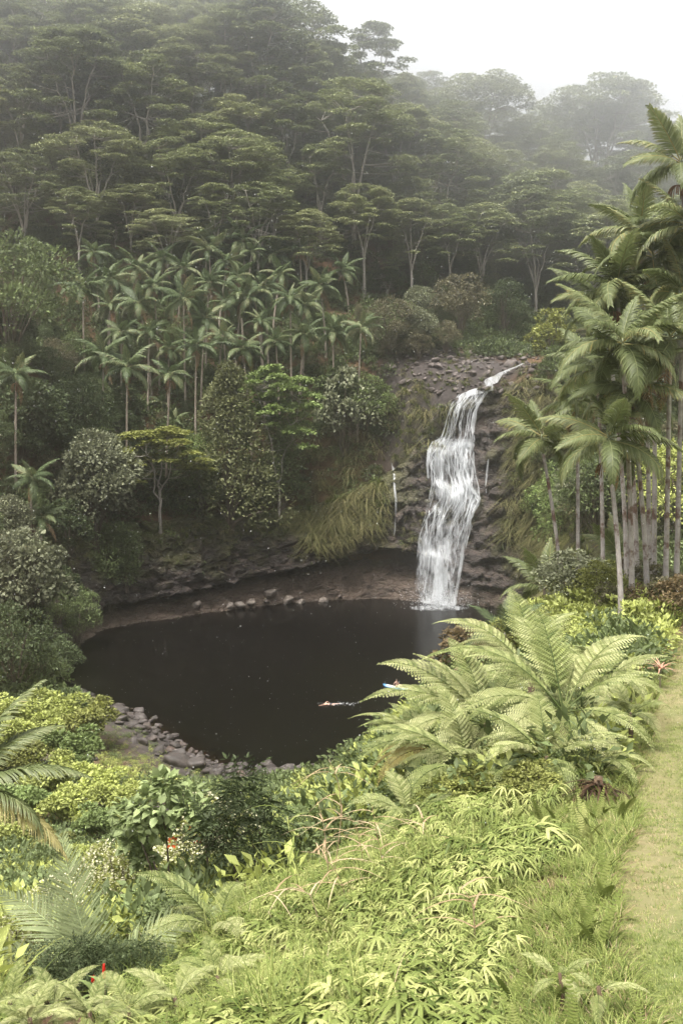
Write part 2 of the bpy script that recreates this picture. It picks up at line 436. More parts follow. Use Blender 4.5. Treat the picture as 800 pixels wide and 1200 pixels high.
# ------------------------------------------------------------------ the cliff round the pool
m_rock, n, o = new_mat('wet_basalt')
geo_ = N(n, 'ShaderNodeNewGeometry'); posn = geo_.outputs['Position']
mp = N(n, 'ShaderNodeMapping'); mp.inputs['Scale'].default_value = (1, 1, 2.2); n.links.new(posn, mp.inputs[0])
n1 = noise(n, 0.55, 9, 0.68, mp.outputs[0]); n2 = noise(n, 3.2, 8, 0.7, mp.outputs[0]); n3 = noise(n, 0.13, 4, 0.6, posn)
vo = N(n, 'ShaderNodeTexVoronoi', feature='DISTANCE_TO_EDGE', i_Scale=0.85); n.links.new(mp.outputs[0], vo.inputs['Vector'])
base = ramp(n, [(0.28, (0.012, 0.009, 0.008)), (0.5, (0.042, 0.031, 0.026)), (0.62, (0.09, 0.066, 0.054)), (0.8, (0.165, 0.128, 0.106))]); n.links.new(n1.outputs[0], base.inputs[0])
alow = N(n, 'ShaderNodeAttribute', attribute_name='apron'); amoss = N(n, 'ShaderNodeAttribute', attribute_name='moss')
apc = ramp(n, [(0.3, (0.035, 0.024, 0.017)), (0.55, (0.09, 0.063, 0.045)), (0.78, (0.19, 0.145, 0.11))]); n.links.new(n2.outputs[0], apc.inputs[0])
mA = N(n, 'ShaderNodeMixRGB'); n.links.new(alow.outputs['Fac'], mA.inputs[0]); n.links.new(base.outputs[0], mA.inputs[1]); n.links.new(apc.outputs[0], mA.inputs[2])
moc = ramp(n, [(0.3, (0.035, 0.032, 0.012)), (0.6, (0.085, 0.085, 0.025)), (0.8, (0.14, 0.12, 0.05))]); n.links.new(n2.outputs[0], moc.inputs[0])
mB = N(n, 'ShaderNodeMixRGB'); n.links.new(amoss.outputs['Fac'], mB.inputs[0]); n.links.new(mA.outputs[0], mB.inputs[1]); n.links.new(moc.outputs[0], mB.inputs[2])
p = N(n, 'ShaderNodeBsdfPrincipled', i_Roughness=0.55); n.links.new(mB.outputs[0], p.inputs['Base Color'])
vr = ramp(n, [(0.0, (0, 0, 0)), (0.12, (1, 1, 1))]); n.links.new(vo.outputs[0], vr.inputs[0])
hm = N(n, 'ShaderNodeMixRGB', blend_type='ADD', i_0=0.6); n.links.new(n2.outputs[0], hm.inputs[1]); n.links.new(vr.outputs[0], hm.inputs[2])
bp = N(n, 'ShaderNodeBump', i_Strength=0.8, i_Distance=0.35); n.links.new(hm.outputs[0], bp.inputs['Height']); n.links.new(bp.outputs[0], p.inputs['Normal'])
n.links.new(p.outputs[0], o.inputs[0])

FALL_Z = np.array([-2, 0, 4, 7.6, 8.4, 12, 16.6, 17.6, 21, 23.6, 24.6, 28, 33.6]); FALL_O = np.array([-0.2, 0, 0.5, 0.9, 1.7, 2.1, 2.5, 3.2, 3.5, 3.8, 4.6, 5.0, 5.6])
def cliff_offset(s, z):
    """set-back of the rock face from the shore line at height z"""
    lip, ap, top, back = cl(2, s), cl(3, s), cl(1, s), cl(4, s)
    apron = np.clip(z / np.maximum(ap, .3), -0.3, 1) * 2.6
    rec = 2.6 + 1.8 * sstep(0, 0.4, (z - ap) / np.maximum(lip - ap, .2))
    upper = 0.4 + (back - 0.4) * np.clip((z - lip) / np.maximum(top - lip, .5), 0, 1) ** 1.3
    gen = np.where(z < ap, apron, np.where(z < lip, rec + (0.4 - rec) * sstep(0.75, 1.0, (z - ap) / np.maximum(lip - ap, .2)), upper))
    fall = np.interp(z, FALL_Z, FALL_O)
    wf = sstep(8.5, 9.2, s) * (1 - sstep(10.6, 11.4, s))
    low = 1 - sstep(6.5, 9, z)
    hollow = np.exp(-((s - 8.75) / 0.35) ** 2) * np.exp(-((z - 4.5) / 2.2) ** 2) * 2.5
    return gen * (1 - wf) + fall * wf + hollow
js = np.where((SIDX >= 0.2) & (SIDX <= 14.5))[0]
sf = np.linspace(js[0], js[-1], 620)                             # fractional shore samples
_i0 = np.floor(sf).astype(int); _f = (sf - _i0)[:, None]; _i1 = (_i0 + 1) % NS
cb = SH[_i0] * (1 - _f) + SH[_i1] * _f; cn = SHN[_i0] * (1 - _f) + SHN[_i1] * _f; cn /= np.linalg.norm(cn, axis=1, keepdims=True)
cs = SIDX[_i0] + (sf - _i0) / PER
NT, NX = 110, 6
CV, CA, CM = [], [], []
rows = []
for j in range(NT):
    t = j / (NT - 1)
    z = -1.6 + (cl(1, cs) + 1.6) * t
    off = cliff_offset(cs, z)
    P = np.c_[cb + cn * off[:, None], z]
    rows.append((P, z, t))
allP = np.concatenate([r[0] for r in rows]); allz = np.concatenate([r[1] for r in rows]); allt = np.repeat([r[2] for r in rows], len(cs)); alls = np.tile(cs, NT); alln = np.tile(cn, (NT, 1))
q = allP * np.array([1, 1, 1.6])
d1, c1, e1 = worley(q * 0.33, 3); d2, c2, e2 = worley(q * 0.85, 7)
strata = vnoise(np.c_[alls * 0.6, np.zeros(len(alls)), allz * 0.9], 21)
lowf = 1 - sstep(0.8, 1.15, allz / np.maximum(cl(3, alls), .4))    # smooth rubble apron under the overhang
disp = ((c1 - 0.5) * 1.5 + (c2 - 0.5) * 0.75 - (1 - sstep(0, 0.16, e1)) * 0.35 - (1 - sstep(0, 0.14, e2)) * 0.2) * (1 - 0.65 * lowf) + strata * 0.5 * (1 - lowf) + fbm(allP * 0.5, 4, 31) * 0.45
edge = sstep(0, 0.4, alls - 0.2) * (1 - sstep(14, 14.5, alls))
allP[:, :2] += alln * (-disp * 0.8 * edge)[:, None]
allP[:, 2] += fbm(allP * 0.7 + 50, 3, 41) * 0.3 * sstep(0, 0.1, allt)
moss = sstep(0.55, 0.95, allt + 0.25 * fbm(allP * 0.25, 3, 55)) * (1 - sstep(8.0, 8.6, alls) * (1 - sstep(10.8, 11.5, alls)) * 0.95)
moss = np.maximum(moss, sstep(0.25, 0.7, fbm(allP * 0.3 + 7, 4, 66)) * 0.6 * (1 - lowf))
for k in range(NX):                                              # the rim runs back over the ground and dips under it
    off = cl(4, cs) + (k + 1) * 0.9
    xy = cb + cn * off[:, None]
    zg = H(xy)
    w = (k + 1) / NX
    zr = (cl(1, cs)) * (1 - w) + zg * w + (0.5 * (1 - w) - 0.5 * w) + fbm(np.c_[xy, np.zeros(len(xy))] * 0.5, 3, 71) * 0.5 * (1 - w)
    allP = np.vstack([allP, np.c_[xy, zr]]); moss = np.r_[moss, np.full(len(xy), 0.8) * (1 - sstep(8.3, 8.8, cs) * (1 - sstep(10.8, 11.5, cs)) * 0.9)]; lowf = np.r_[lowf, np.zeros(len(xy))]
nc = len(cs); NR = NT + NX
ii = (np.arange(NR - 1)[:, None] * nc + np.arange(nc - 1)[None]).ravel()
CF = np.c_[ii, ii + nc, ii + nc + 1, ii + 1]
me = mesh_np('cliff', allP, CF, m_rock, smooth=False)
for nm, arr in (('apron', lowf), ('moss', moss)):
    a_ = me.attributes.new(nm, 'FLOAT', 'POINT'); a_.data.foreach_set('value', arr.astype(np.float32))
cliff = tag(obj('cliff', me), kind='structure')
BV = np.concatenate([np.c_[gxy, gz], allP]); BF = np.concatenate([GF, CF + len(gxy)])
BVH = BVHTree.FromPolygons([tuple(v) for v in BV], [tuple(int(i) for i in f) for f in BF])
CBVH = BVHTree.FromPolygons([tuple(v) for v in allP], [tuple(int(i) for i in f) for f in CF])
def hit(px, py):
    d = ray(px, py); r = BVH.ray_cast(Vector((0, 0, CAMZ)), Vector(d), 2000)
    return np.array(r[0]) if r[0] is not None else None
def drop(x, y, z0=200):
    r = BVH.ray_cast(Vector((x, y, z0)), Vector((0, 0, -1)), 400)
    return r[0].z if r[0] is not None else 0.0

# ------------------------------------------------------------------ pool water
m_water, n, o = new_mat('dark_pool_water')
geo_ = N(n, 'ShaderNodeNewGeometry'); posn = geo_.outputs['Position']
nA = noise(n, 1.6, 4, 0.6, posn); nB = noise(n, 9, 3, 0.6, posn); nC = noise(n, 0.35, 3, 0.5, posn)
ad = N(n, 'ShaderNodeMixRGB', blend_type='ADD', i_0=0.5); n.links.new(nA.outputs[0], ad.inputs[1]); n.links.new(nB.outputs[0], ad.inputs[2])
bp = N(n, 'ShaderNodeBump', i_Strength=0.35, i_Distance=0.05); n.links.new(ad.outputs[0], bp.inputs['Height'])
sh = N(n, 'ShaderNodeAttribute', attribute_name='shallow')
body = N(n, 'ShaderNodeBsdfDiffuse'); body.inputs[0].default_value = (0.004, 0.0033, 0.0028, 1)
tr = N(n, 'ShaderNodeBsdfTransparent'); tr.inputs[0].default_value = (0.55, 0.36, 0.22, 1)
m1 = N(n, 'ShaderNodeMixShader'); n.links.new(sh.outputs['Fac'], m1.inputs[0]); n.links.new(body.outputs[0], m1.inputs[1]); n.links.new(tr.outputs[0], m1.inputs[2])
gl = N(n, 'ShaderNodeBsdfGlossy', i_Roughness=0.12); n.links.new(bp.outputs[0], gl.inputs['Normal'])
fr = N(n, 'ShaderNodeFresnel', i_IOR=1.14); n.links.new(bp.outputs[0], fr.inputs['Normal'])
m2 = N(n, 'ShaderNodeMixShader'); n.links.new(fr.outputs[0], m2.inputs[0]); n.links.new(m1.outputs[0], m2.inputs[1]); n.links.new(gl.outputs[0], m2.inputs[2])
n.links.new(m2.outputs[0], o.inputs[0])
wx = np.arange(-36, 36.1, 0.8); wy = np.arange(68, 166.1, 0.8)
WX, WY = np.meshgrid(wx, wy); wxy = np.c_[WX.ravel(), WY.ravel()]
wo, ws = shore_dist(wxy)
keep = wo < 7.0
idx = np.arange(len(wxy)).reshape(len(wy), len(wx))
f = np.c_[idx[:-1, :-1].ravel(), idx[:-1, 1:].ravel(), idx[1:, 1:].ravel(), idx[1:, :-1].ravel()]
nearS = 1 - cliffness(ws)
okv = keep & ~((nearS > 0.3) & (wo > 2.5))
f = f[okv[f].all(1)]
used = np.unique(f); remap = np.full(len(wxy), -1); remap[used] = np.arange(len(used))
shal = np.clip(0.85 * np.exp(np.minimum(wo, 0) / 2.2), 0, 0.9) * np.clip(nearS + 0.25, 0, 1)
me = mesh_np('pool_water', np.c_[wxy, np.zeros(len(wxy))][used], remap[f], m_water, smooth=True)
a_ = me.attributes.new('shallow', 'FLOAT', 'POINT'); a_.data.foreach_set('value', shal[used].astype(np.float32))
water = tag(obj('pool_water', me), kind='structure')
# ------------------------------------------------------------------ foliage materials
M_ALB = [leaf_mat('albizia_leaves', [(0.0, (0.08, 0.095, 0.048)), (0.5, (0.195, 0.22, 0.11)), (1.0, (0.33, 0.35, 0.185))], trans=0.18),
         leaf_mat('albizia_leaves_pale', [(0.0, (0.11, 0.125, 0.062)), (0.5, (0.25, 0.27, 0.14)), (1.0, (0.39, 0.40, 0.23))], trans=0.18)]
M_PALM = leaf_mat('palm_leaves', [(0.0, (0.03, 0.045, 0.018)), (0.5, (0.078, 0.108, 0.046)), (0.85, (0.145, 0.175, 0.085)), (1.0, (0.24, 0.23, 0.12))], trans=0.2, gloss=.2, var=.6)
M_PALMN = leaf_mat('palm_leaves_fresh', [(0.0, (0.045, 0.06, 0.022)), (0.5, (0.125, 0.15, 0.06)), (0.85, (0.23, 0.245, 0.12)), (1.0, (0.33, 0.27, 0.10))], gloss=0.25, rough=0.5)
M_DEAD = leaf_mat('dead_frond', [(0.0, (0.10, 0.06, 0.03)), (0.5, (0.22, 0.14, 0.075)), (1.0, (0.33, 0.24, 0.14))], trans=0.15)
M_YFROND = leaf_mat('yellowing_frond', [(0.0, (0.16, 0.15, 0.05)), (0.5, (0.30, 0.27, 0.11)), (1.0, (0.42, 0.36, 0.19))])
M_FERN = leaf_mat('tree_fern_leaves', [(0.0, (0.045, 0.066, 0.016)), (0.45, (0.165, 0.19, 0.065)), (1.0, (0.40, 0.40, 0.20))], trans=0.14, var=0.4)
M_FERNOLD = leaf_mat('bronzed_fern_leaves', [(0.0, (0.12, 0.10, 0.03)), (0.5, (0.26, 0.22, 0.08)), (1.0, (0.38, 0.30, 0.13))])
M_STAG = leaf_mat('staghorn_fern_leaves', [(0.0, (0.05, 0.075, 0.014)), (0.5, (0.155, 0.187, 0.05)), (1.0, (0.34, 0.35, 0.135))], trans=0.12, var=0.5)
M_GRASS = leaf_mat('grass_blades', [(0.0, (0.045, 0.068, 0.012)), (0.5, (0.125, 0.158, 0.036)), (1.0, (0.29, 0.30, 0.105))], trans=0.15, var=0.4)
M_DRY = leaf_mat('dry_grass', [(0.0, (0.17, 0.10, 0.055)), (0.5, (0.34, 0.25, 0.15)), (1.0, (0.5, 0.42, 0.29))], trans=0.2)
M_HANG = leaf_mat('hanging_grass_blades', [(0.0, (0.075, 0.075, 0.028)), (0.5, (0.12, 0.125, 0.048)), (1.0, (0.27, 0.235, 0.115))], trans=0.25, var=0.5)
def gmat(name, c, k=(0.45, 1.0, 1.75), **kw):
    return leaf_mat(name, [(0.0, tuple(x * k[0] for x in c)), (0.5, tuple(x * k[1] for x in c)), (1.0, tuple(min(.8, x * k[2]) for x in c))], **kw)
M_DARK = gmat('dark_leaves', (0.07, 0.09, 0.042))
M_MID = gmat('mid_green_leaves', (0.115, 0.145, 0.06))
M_OLIVE = gmat('olive_leaves', (0.17, 0.18, 0.055))
M_SILVER = gmat('silvery_leaves', (0.16, 0.17, 0.105), (0.4, 1.0, 2.1))
M_BROWNISH = gmat('brownish_leaves', (0.135, 0.125, 0.075))
M_LIME = gmat('lime_leaves', (0.29, 0.32, 0.10), var=.3)
M_BRIGHT = gmat('bright_leaves', (0.15, 0.195, 0.07))
M_RED = gmat('reddish_leaves', (0.115, 0.085, 0.045), (0.5, 1.0, 2.0))
M_CREAM = gmat('cream_blossom', (0.52, 0.5, 0.34), (0.6, 1, 1.3))
M_ORANGE = gmat('orange_blossom', (0.55, 0.10, 0.025), (0.7, 1, 1.3))
M_REDF = gmat('red_flower', (0.55, 0.03, 0.02), (0.7, 1, 1.2))
M_PINK = gmat('pink_leaves', (0.42, 0.24, 0.17), (0.6, 1, 1.5))
M_BARK = bark_mat('pale_bark', (0.19, 0.165, 0.14), (0.36, 0.33, 0.29), 1.3)
M_BARKD = bark_mat('brown_bark', (0.055, 0.04, 0.028), (0.13, 0.10, 0.075), 3)
M_PTRUNK = bark_mat('palm_bark', (0.20, 0.175, 0.16), (0.36, 0.33, 0.31), 2.5, c3=(0.10, 0.055, 0.04))
M_PTRUNKF = bark_mat('palm_bark_far', (0.17, 0.13, 0.10), (0.34, 0.29, 0.24), 1.0)
M_SHAFT = plain_mat('palm_crownshaft', (0.17, 0.19, 0.085), 0.45, (0.11, 0.13, 0.055), 3)
M_FSTEM = plain_mat('fern_stem', (0.10, 0.06, 0.03), 0.8, (0.04, 0.025, 0.015), 12)
M_SEED = gmat('palm_seed_cluster', (0.27, 0.16, 0.10), (0.6, 1, 1.6))
M_STEM = plain_mat('green_stem', (0.12, 0.12, 0.045), 0.6, (0.08, 0.06, 0.03), 10)

# ------------------------------------------------------------------ leaf templates: Y runs along the leaf, Z is its upper side
LEAF_V = np.array([(0, 0, 0), (0.24, 0.48, 0.07), (0, 1, -0.06), (-0.24, 0.48, 0.07)]); LEAF_T = np.array([(0, 1, 2), (0, 2, 3)])
BROAD_V = np.array([(0, 0, 0), (0.34, 0.3, 0.08), (0.30, 0.62, 0.06), (0, 1, -0.12), (-0.30, 0.62, 0.06), (-0.34, 0.3, 0.08), (0, 0.5, 0.0)])
BROAD_T = np.array([(0, 1, 6), (1, 2, 6), (2, 3, 6), (3, 4, 6), (4, 5, 6), (5, 0, 6)])
def pinnate_template(pairs=5, w=0.16, l=0.36):
    V, T = [], []
    for k in range(pairs):
        y = 0.12 + 0.8 * k / (pairs - 1)
        for sx in (-1, 1):
            b = len(V); ll = l * (1 - 0.35 * abs(k / (pairs - 1) - 0.4))
            V += [(0, y, 0), (sx * ll * 0.5, y + 0.02 + w * 0.5, 0.04), (sx * ll, y + 0.16, -0.05), (sx * ll * 0.5, y + 0.12 - w * 0.5, 0.02)]
            T += [(b, b + 1, b + 2), (b, b + 2, b + 3)] if sx < 0 else [(b, b + 2, b + 1), (b, b + 3, b + 2)]
    b = len(V); V += [(0, 0.9, 0), (0.07, 1.05, 0.02), (0, 1.22, -0.03), (-0.07, 1.05, 0.02)]; T += [(b, b + 1, b + 2), (b, b + 2, b + 3)]
    V = np.array(V, float); V[:, 2] -= 0.12 * V[:, 1] ** 2
    return V, np.array(T)
PIN_V, PIN_T = pinnate_template()
def blob(geo, c, r, n, size, rng, tv=LEAF_V, tt=LEAF_T, shell=0.55, tilt=0.6, droop=0.0, tint=(0.5, 0.16), bottom=-0.7):
    """leaves through the outer part of an ellipsoid clump, each pointing outwards"""
    u = rng.normal(size=(n, 3)); u /= np.linalg.norm(u, axis=1, keepdims=True)
    u[:, 2] = np.where(u[:, 2] < bottom, -u[:, 2], u[:, 2])
    rad = shell + (1 - shell) * rng.random(n) ** 0.6 + rng.normal(0, 0.05, n)
    r = np.asarray(r, float) * np.ones(3)
    pos = np.asarray(c, float) + u * r * rad[:, None]
    d = u + rng.normal(0, tilt, (n, 3)); d[:, 2] -= droop
    up = u * 0.5 + np.array([0, 0, 0.8]) + rng.normal(0, 0.3, (n, 3))
    scatter(geo, tv, None, tt, pos, frames(d, up), size * rng.uniform(0.65, 1.25, n), np.clip(rng.normal(tint[0], tint[1], n), 0, 1))
def plate(geo, c, R, n, size, rng, thick=0.22, tint=(0.5, 0.15)):
    """a flat tier of foliage with a lumpy outline, as flat-topped rain trees carry"""
    a = rng.uniform(0, 2 * math.pi, n); k = rng.integers(2, 5); ph = rng.uniform(0, 6.3)
    rr = np.sqrt(rng.random(n)) * R * (1 + 0.22 * np.sin(a * k + ph))
    pos = np.stack([np.cos(a) * rr, np.sin(a) * rr * rng.uniform(0.75, 1.1), R * thick * (1 - (rr / R) ** 2) * rng.uniform(0.3, 1.0, n) - 0.05 * rr], 1) + np.asarray(c, float)
    scatter(geo, LEAF_V * np.array([1.5, 1, 1]), None, LEAF_T, pos, rand_rot(n, rng, 0.33), size * rng.uniform(0.7, 1.3, n), np.clip(rng.normal(tint[0], tint[1], n), 0, 1))

# ------------------------------------------------------------------ tree kinds (unit: metres at scale 1)
def albizia(seed, Ht=28.0, R=12.0, stems=4, tiers=62, leaf=0.52, fork=0.3, per=190, tk=1.0, low=.27, mat=None):
    rng = np.random.default_rng(seed); tr, cr = Geo(), Geo()
    fz = Ht * fork
    tube(tr, [(0, 0, -1.5), (0.1, 0, fz * .5), (0.0, 0.1, fz)], np.array([0.62, 0.45, 0.36]) * tk, 7)
    limbs = []
    for k in range(stems):
        a = 2 * math.pi * (k + rng.uniform(-.25, .25)) / stems; rr = R * rng.uniform(0.35, 0.6); top = Ht * rng.uniform(0.74, 0.88)
        P = bez((0, 0, fz * rng.uniform(.75, 1)), (math.cos(a) * rr * 0.35, math.sin(a) * rr * 0.35, fz + (top - fz) * .55), (math.cos(a) * rr, math.sin(a) * rr, top), 9)
        P[1:-1] += rng.normal(0, 0.18, (7, 3)); limbs.append(P); tube(tr, P, np.linspace(0.3, 0.1, 9) * tk, 6)
    for k in range(tiers):
        a = rng.uniform(0, 2 * math.pi); q = math.sqrt(rng.uniform(0.0, 1.0)); rr = R * 0.86 * q
        zt = Ht * (0.70 + 0.27 * (1 - q ** 2.2)); z = zt - Ht * rng.choice([0, 0, 0, 0.06, 0.14, 0.24, 0.36]) * rng.uniform(.6, 1.1)
        z = max(z, Ht * low)
        pr = R * rng.uniform(0.15, 0.27); c = np.array([math.cos(a) * rr, math.sin(a) * rr, z])
        plate(cr, c, pr, int(per * (pr / (R * .2)) ** 2 * 0.9), leaf, rng, tint=(0.5 + rng.normal(0, .09), 0.14))
        best = min(((np.linalg.norm((P[i] - c) * (1, 1, 1.4)), P[i]) for P in limbs for i in range(3, 9) if P[i][2] < z - 0.2), key=lambda v: v[0], default=(0, limbs[0][4]))[1]
        m = (best + c) / 2 + np.array([0, 0, -0.5]); tube(tr, bez(best, m, c, 5), np.array([0.11, 0.09, 0.07, 0.05, 0.03]) * tk, 4, cap=False)
    return [('trunk', tr.mesh('albizia_trunk', M_BARK, True), None), ('crown', cr.mesh('albizia_crown', mat or M_ALB[0]), 'leaf')]
def broadleaf(seed, Ht=7.0, R=3.2, lumps=16, per=260, leaf=0.3, shape='round', mat=M_MID, tv=LEAF_V, tt=LEAF_T, droop=0.0, bark=None, base=0.18, stems=3, blossom=None, tiltk=0.6):
    rng = np.random.default_rng(seed); tr, cr, bl = Geo(), Geo(), Geo()
    for k in range(lumps):
        f = (k + 0.5) / lumps; a = k * 2.399 + rng.uniform(-.4, .4)
        if shape == 'cone':
            z = Ht * (base + (1 - base) * f); rr = R * (1 - f) ** 0.75 * rng.uniform(.5, .8); lr = R * (0.42 * (1 - f) + 0.2)
        elif shape == 'column':
            z = Ht * (base + (0.95 - base) * f); rr = R * 0.5 * rng.uniform(.4, 1); lr = R * 0.5
        elif shape == 'flat':
            z = Ht * (0.45 + 0.5 * rng.random()); rr = R * math.sqrt(rng.random()) * .8; lr = R * rng.uniform(.25, .38)
        else:
            ph = math.acos(1 - 1.45 * f); z = Ht * (0.5 + 0.36 * math.cos(ph)) * rng.uniform(.9, 1.1); rr = R * 0.72 * math.sin(ph) * rng.uniform(.55, 1.2); lr = R * rng.uniform(.2, .46)
            z = max(z, Ht * base + lr * .4)
        c = np.array([math.cos(a) * rr, math.sin(a) * rr, z])
        flat = 0.4 if shape == 'flat' else 0.75
        blob(cr, c, (lr, lr, lr * flat), int(per * rng.uniform(.8, 1.2)), leaf, rng, tv, tt, tint=(0.5 + rng.normal(0, .08), .16), droop=droop, tilt=tiltk)
        if blossom is not None: blob(bl, c + np.array([0, 0, lr * .1]), (lr * 1.02, lr * 1.02, lr * flat * 1.05), int(per * blossom[1]), leaf * blossom[2], rng, BROAD_V, BROAD_T, shell=.9, bottom=0.0)
        s0 = np.array([rng.normal(0, R * .04), rng.normal(0, R * .04), -0.6])
        tube(tr, bez(s0, (c[0] * .15, c[1] * .15, c[2] * .6), c, 6), np.linspace(0.035, 0.008, 6) * (Ht / 3.0 if Ht > 3 else 1) * (1.6 if k < stems else .8), 5, cap=False)
    out_ = [('trunk', tr.mesh('tree_trunk', bark or M_BARKD, True), None), ('crown', cr.mesh('tree_crown', mat), 'leaf')]
    if blossom is not None: out_.append(('blossom', bl.mesh('tree_blossom', blossom[0]), None))
    return out_
def plant(name, kind, loc, scl, rz, label, cat, group=None, mat=None):
    r = thing(name, label, cat, loc, rz, scl, group)
    for nm, me, role in kind:
        o = obj(nm, me, r)
        if role == 'leaf' and mat is not None:
            o.material_slots[0].link = 'OBJECT'; o.material_slots[0].material = mat
    return r

# ------------------------------------------------------------------ palms
def frond_mesh(name, seed, L=3.2, nl=40, ll=0.75, arch=0.9, droop=0.45, wid=0.05, mat=M_PALM, sag=0.5, stalk=0.12, tip=0.3, fold=0.25, rach=0.022, tb=0.5, ytip=.25):
    rng = np.random.default_rng(seed); g = Geo()
    n = 13; t = np.linspace(0, 1, n)
    ang = -arch * t ** 1.5
    dy, dz = np.cos(ang), np.sin(ang)
    P = np.zeros((n, 3)); P[1:, 1] = np.cumsum((dy[1:] + dy[:-1]) / 2) * L / (n - 1); P[1:, 2] = np.cumsum((dz[1:] + dz[:-1]) / 2) * L / (n - 1)
    P[:, 0] += np.sin(t * 2.0) * L * 0.03 * rng.normal()
    tube(g, P, np.linspace(rach, rach * .25, n), 4, tint=0.85)
    for sx in (-1, 1):
        tt_ = stalk + (1 - stalk) * (np.arange(nl) + rng.uniform(-.25, .25, nl)) / (nl - 1); tt_ = np.clip(tt_, 0, 1)
        B = np.stack([np.interp(tt_, t, P[:, k]) for k in range(3)], 1)
        A = np.interp(tt_, t, ang)
        f = np.stack([np.zeros(nl), np.cos(A), np.sin(A)], 1); u = np.stack([np.zeros(nl), -np.sin(A), np.cos(A)], 1); x = np.tile([sx * 1.0, 0, 0], (nl, 1))
        ln = ll * (np.sin(np.clip(tt_ * 0.9 + 0.16, 0, 1) * math.pi) ** 0.55) * rng.uniform(.88, 1.1, nl); ln = np.maximum(ln, ll * tip)
        fw = 0.45 + 0.75 * tt_[:, None]
        d1 = x + f * fw + u * (fold + rng.normal(0, .07, nl))[:, None]; d1 /= np.linalg.norm(d1, axis=1, keepdims=True)
        d2 = d1 + np.array([0, 0, -1.0]) * (sag * rng.uniform(.6, 1.4, nl))[:, None]; d2 /= np.linalg.norm(d2, axis=1, keepdims=True)
        d3 = d2 + np.array([0, 0, -1.0]) * (droop * 1.6 * rng.uniform(.6, 1.4, nl))[:, None]; d3 /= np.linalg.norm(d3, axis=1, keepdims=True)
        p1 = B + d1 * (ln * .35)[:, None]; p2 = p1 + d2 * (ln * .35)[:, None]; p3 = p2 + d3 * (ln * .3)[:, None]
        w = f * (wid * rng.uniform(.8, 1.15, nl))[:, None]
        V = np.stack([B - w * .4, B + w * .4, p1 - w * .5, p1 + w * .5, p2 - w * .38, p2 + w * .38, p3], 1).reshape(-1, 3)
        o7 = (np.arange(nl) * 7)[:, None]
        Q = np.concatenate([o7 + np.array([[0, 1, 3, 2]]), o7 + np.array([[2, 3, 5, 4]])]); T = o7 + np.array([[4, 5, 6]])
        ti = np.clip(rng.normal(tb, .13, nl), 0, 1)
        tv = np.stack([ti - .1, ti - .1, ti, ti, ti + .12, ti + .12, np.clip(ti + ytip, 0, 1)], 1).ravel()
        g.add(V, Q, T, np.clip(tv, 0, 1))
    return g.mesh(name, mat)
FAR_F = [frond_mesh('frond_far', 100 + k, L=3.9, nl=30, ll=1.15, arch=a * 1.15, droop=.7, wid=0.13, sag=.9, rach=.05, fold=f) for k, (a, f) in enumerate([(.5, .35), (.9, .2), (1.2, .15), (1.5, .1)])]
NEAR_F = [frond_mesh('frond_near', 120 + k, L=3.0, nl=62, ll=.86, arch=a, droop=.6, wid=0.062, mat=M_PALMN, sag=.75, rach=.03, fold=f, ytip=.3, tb=.45) for k, (a, f) in enumerate([(.5, .35), (.85, .2), (1.1, .2), (1.4, .1), (1.7, .05)])]
DEAD_F = [frond_mesh('frond_dead', 150, L=2.6, nl=22, ll=.6, arch=.9, droop=.9, wid=.06, mat=M_DEAD, sag=1.2), frond_mesh('frond_dead_far', 151, L=3.3, nl=16, ll=.8, arch=.8, droop=.9, wid=.15, mat=M_DEAD, sag=1.2)]
def seed_mesh(seed):
    rng = np.random.default_rng(seed); g = Geo()
    for k in range(26):
        a = rng.uniform(0, 6.3); r = rng.uniform(.2, .55); l = rng.uniform(.5, 1.1)
        P = bez((0, 0, 0), (math.cos(a) * r, math.sin(a) * r, 0), (math.cos(a) * r * 1.15, math.sin(a) * r * 1.15, -l), 6)
        tube(g, P, np.linspace(.022, .035, 6), 4, tint=rng.uniform(.2, .8))
    return g.mesh('seed_cluster', M_SEED)
SEED = seed_mesh(5)
def trunk_mesh(name, Ht, lean, r0, r1, mat, sides=8, rings=24):
    g = Geo(); t = np.linspace(0, 1, rings)
    P = np.stack([lean[0] * t ** 1.6, lean[1] * t ** 1.6, -0.4 + (Ht + 0.4) * t], 1)
    R = r0 + (r1 - r0) * t + r0 * .5 * np.exp(-t * rings * .35)
    R = R * (1 + 0.05 * (np.arange(rings) % 2))
    tube(g, P, R, sides)
    return g.mesh(name, mat, True)
SHAFT = None
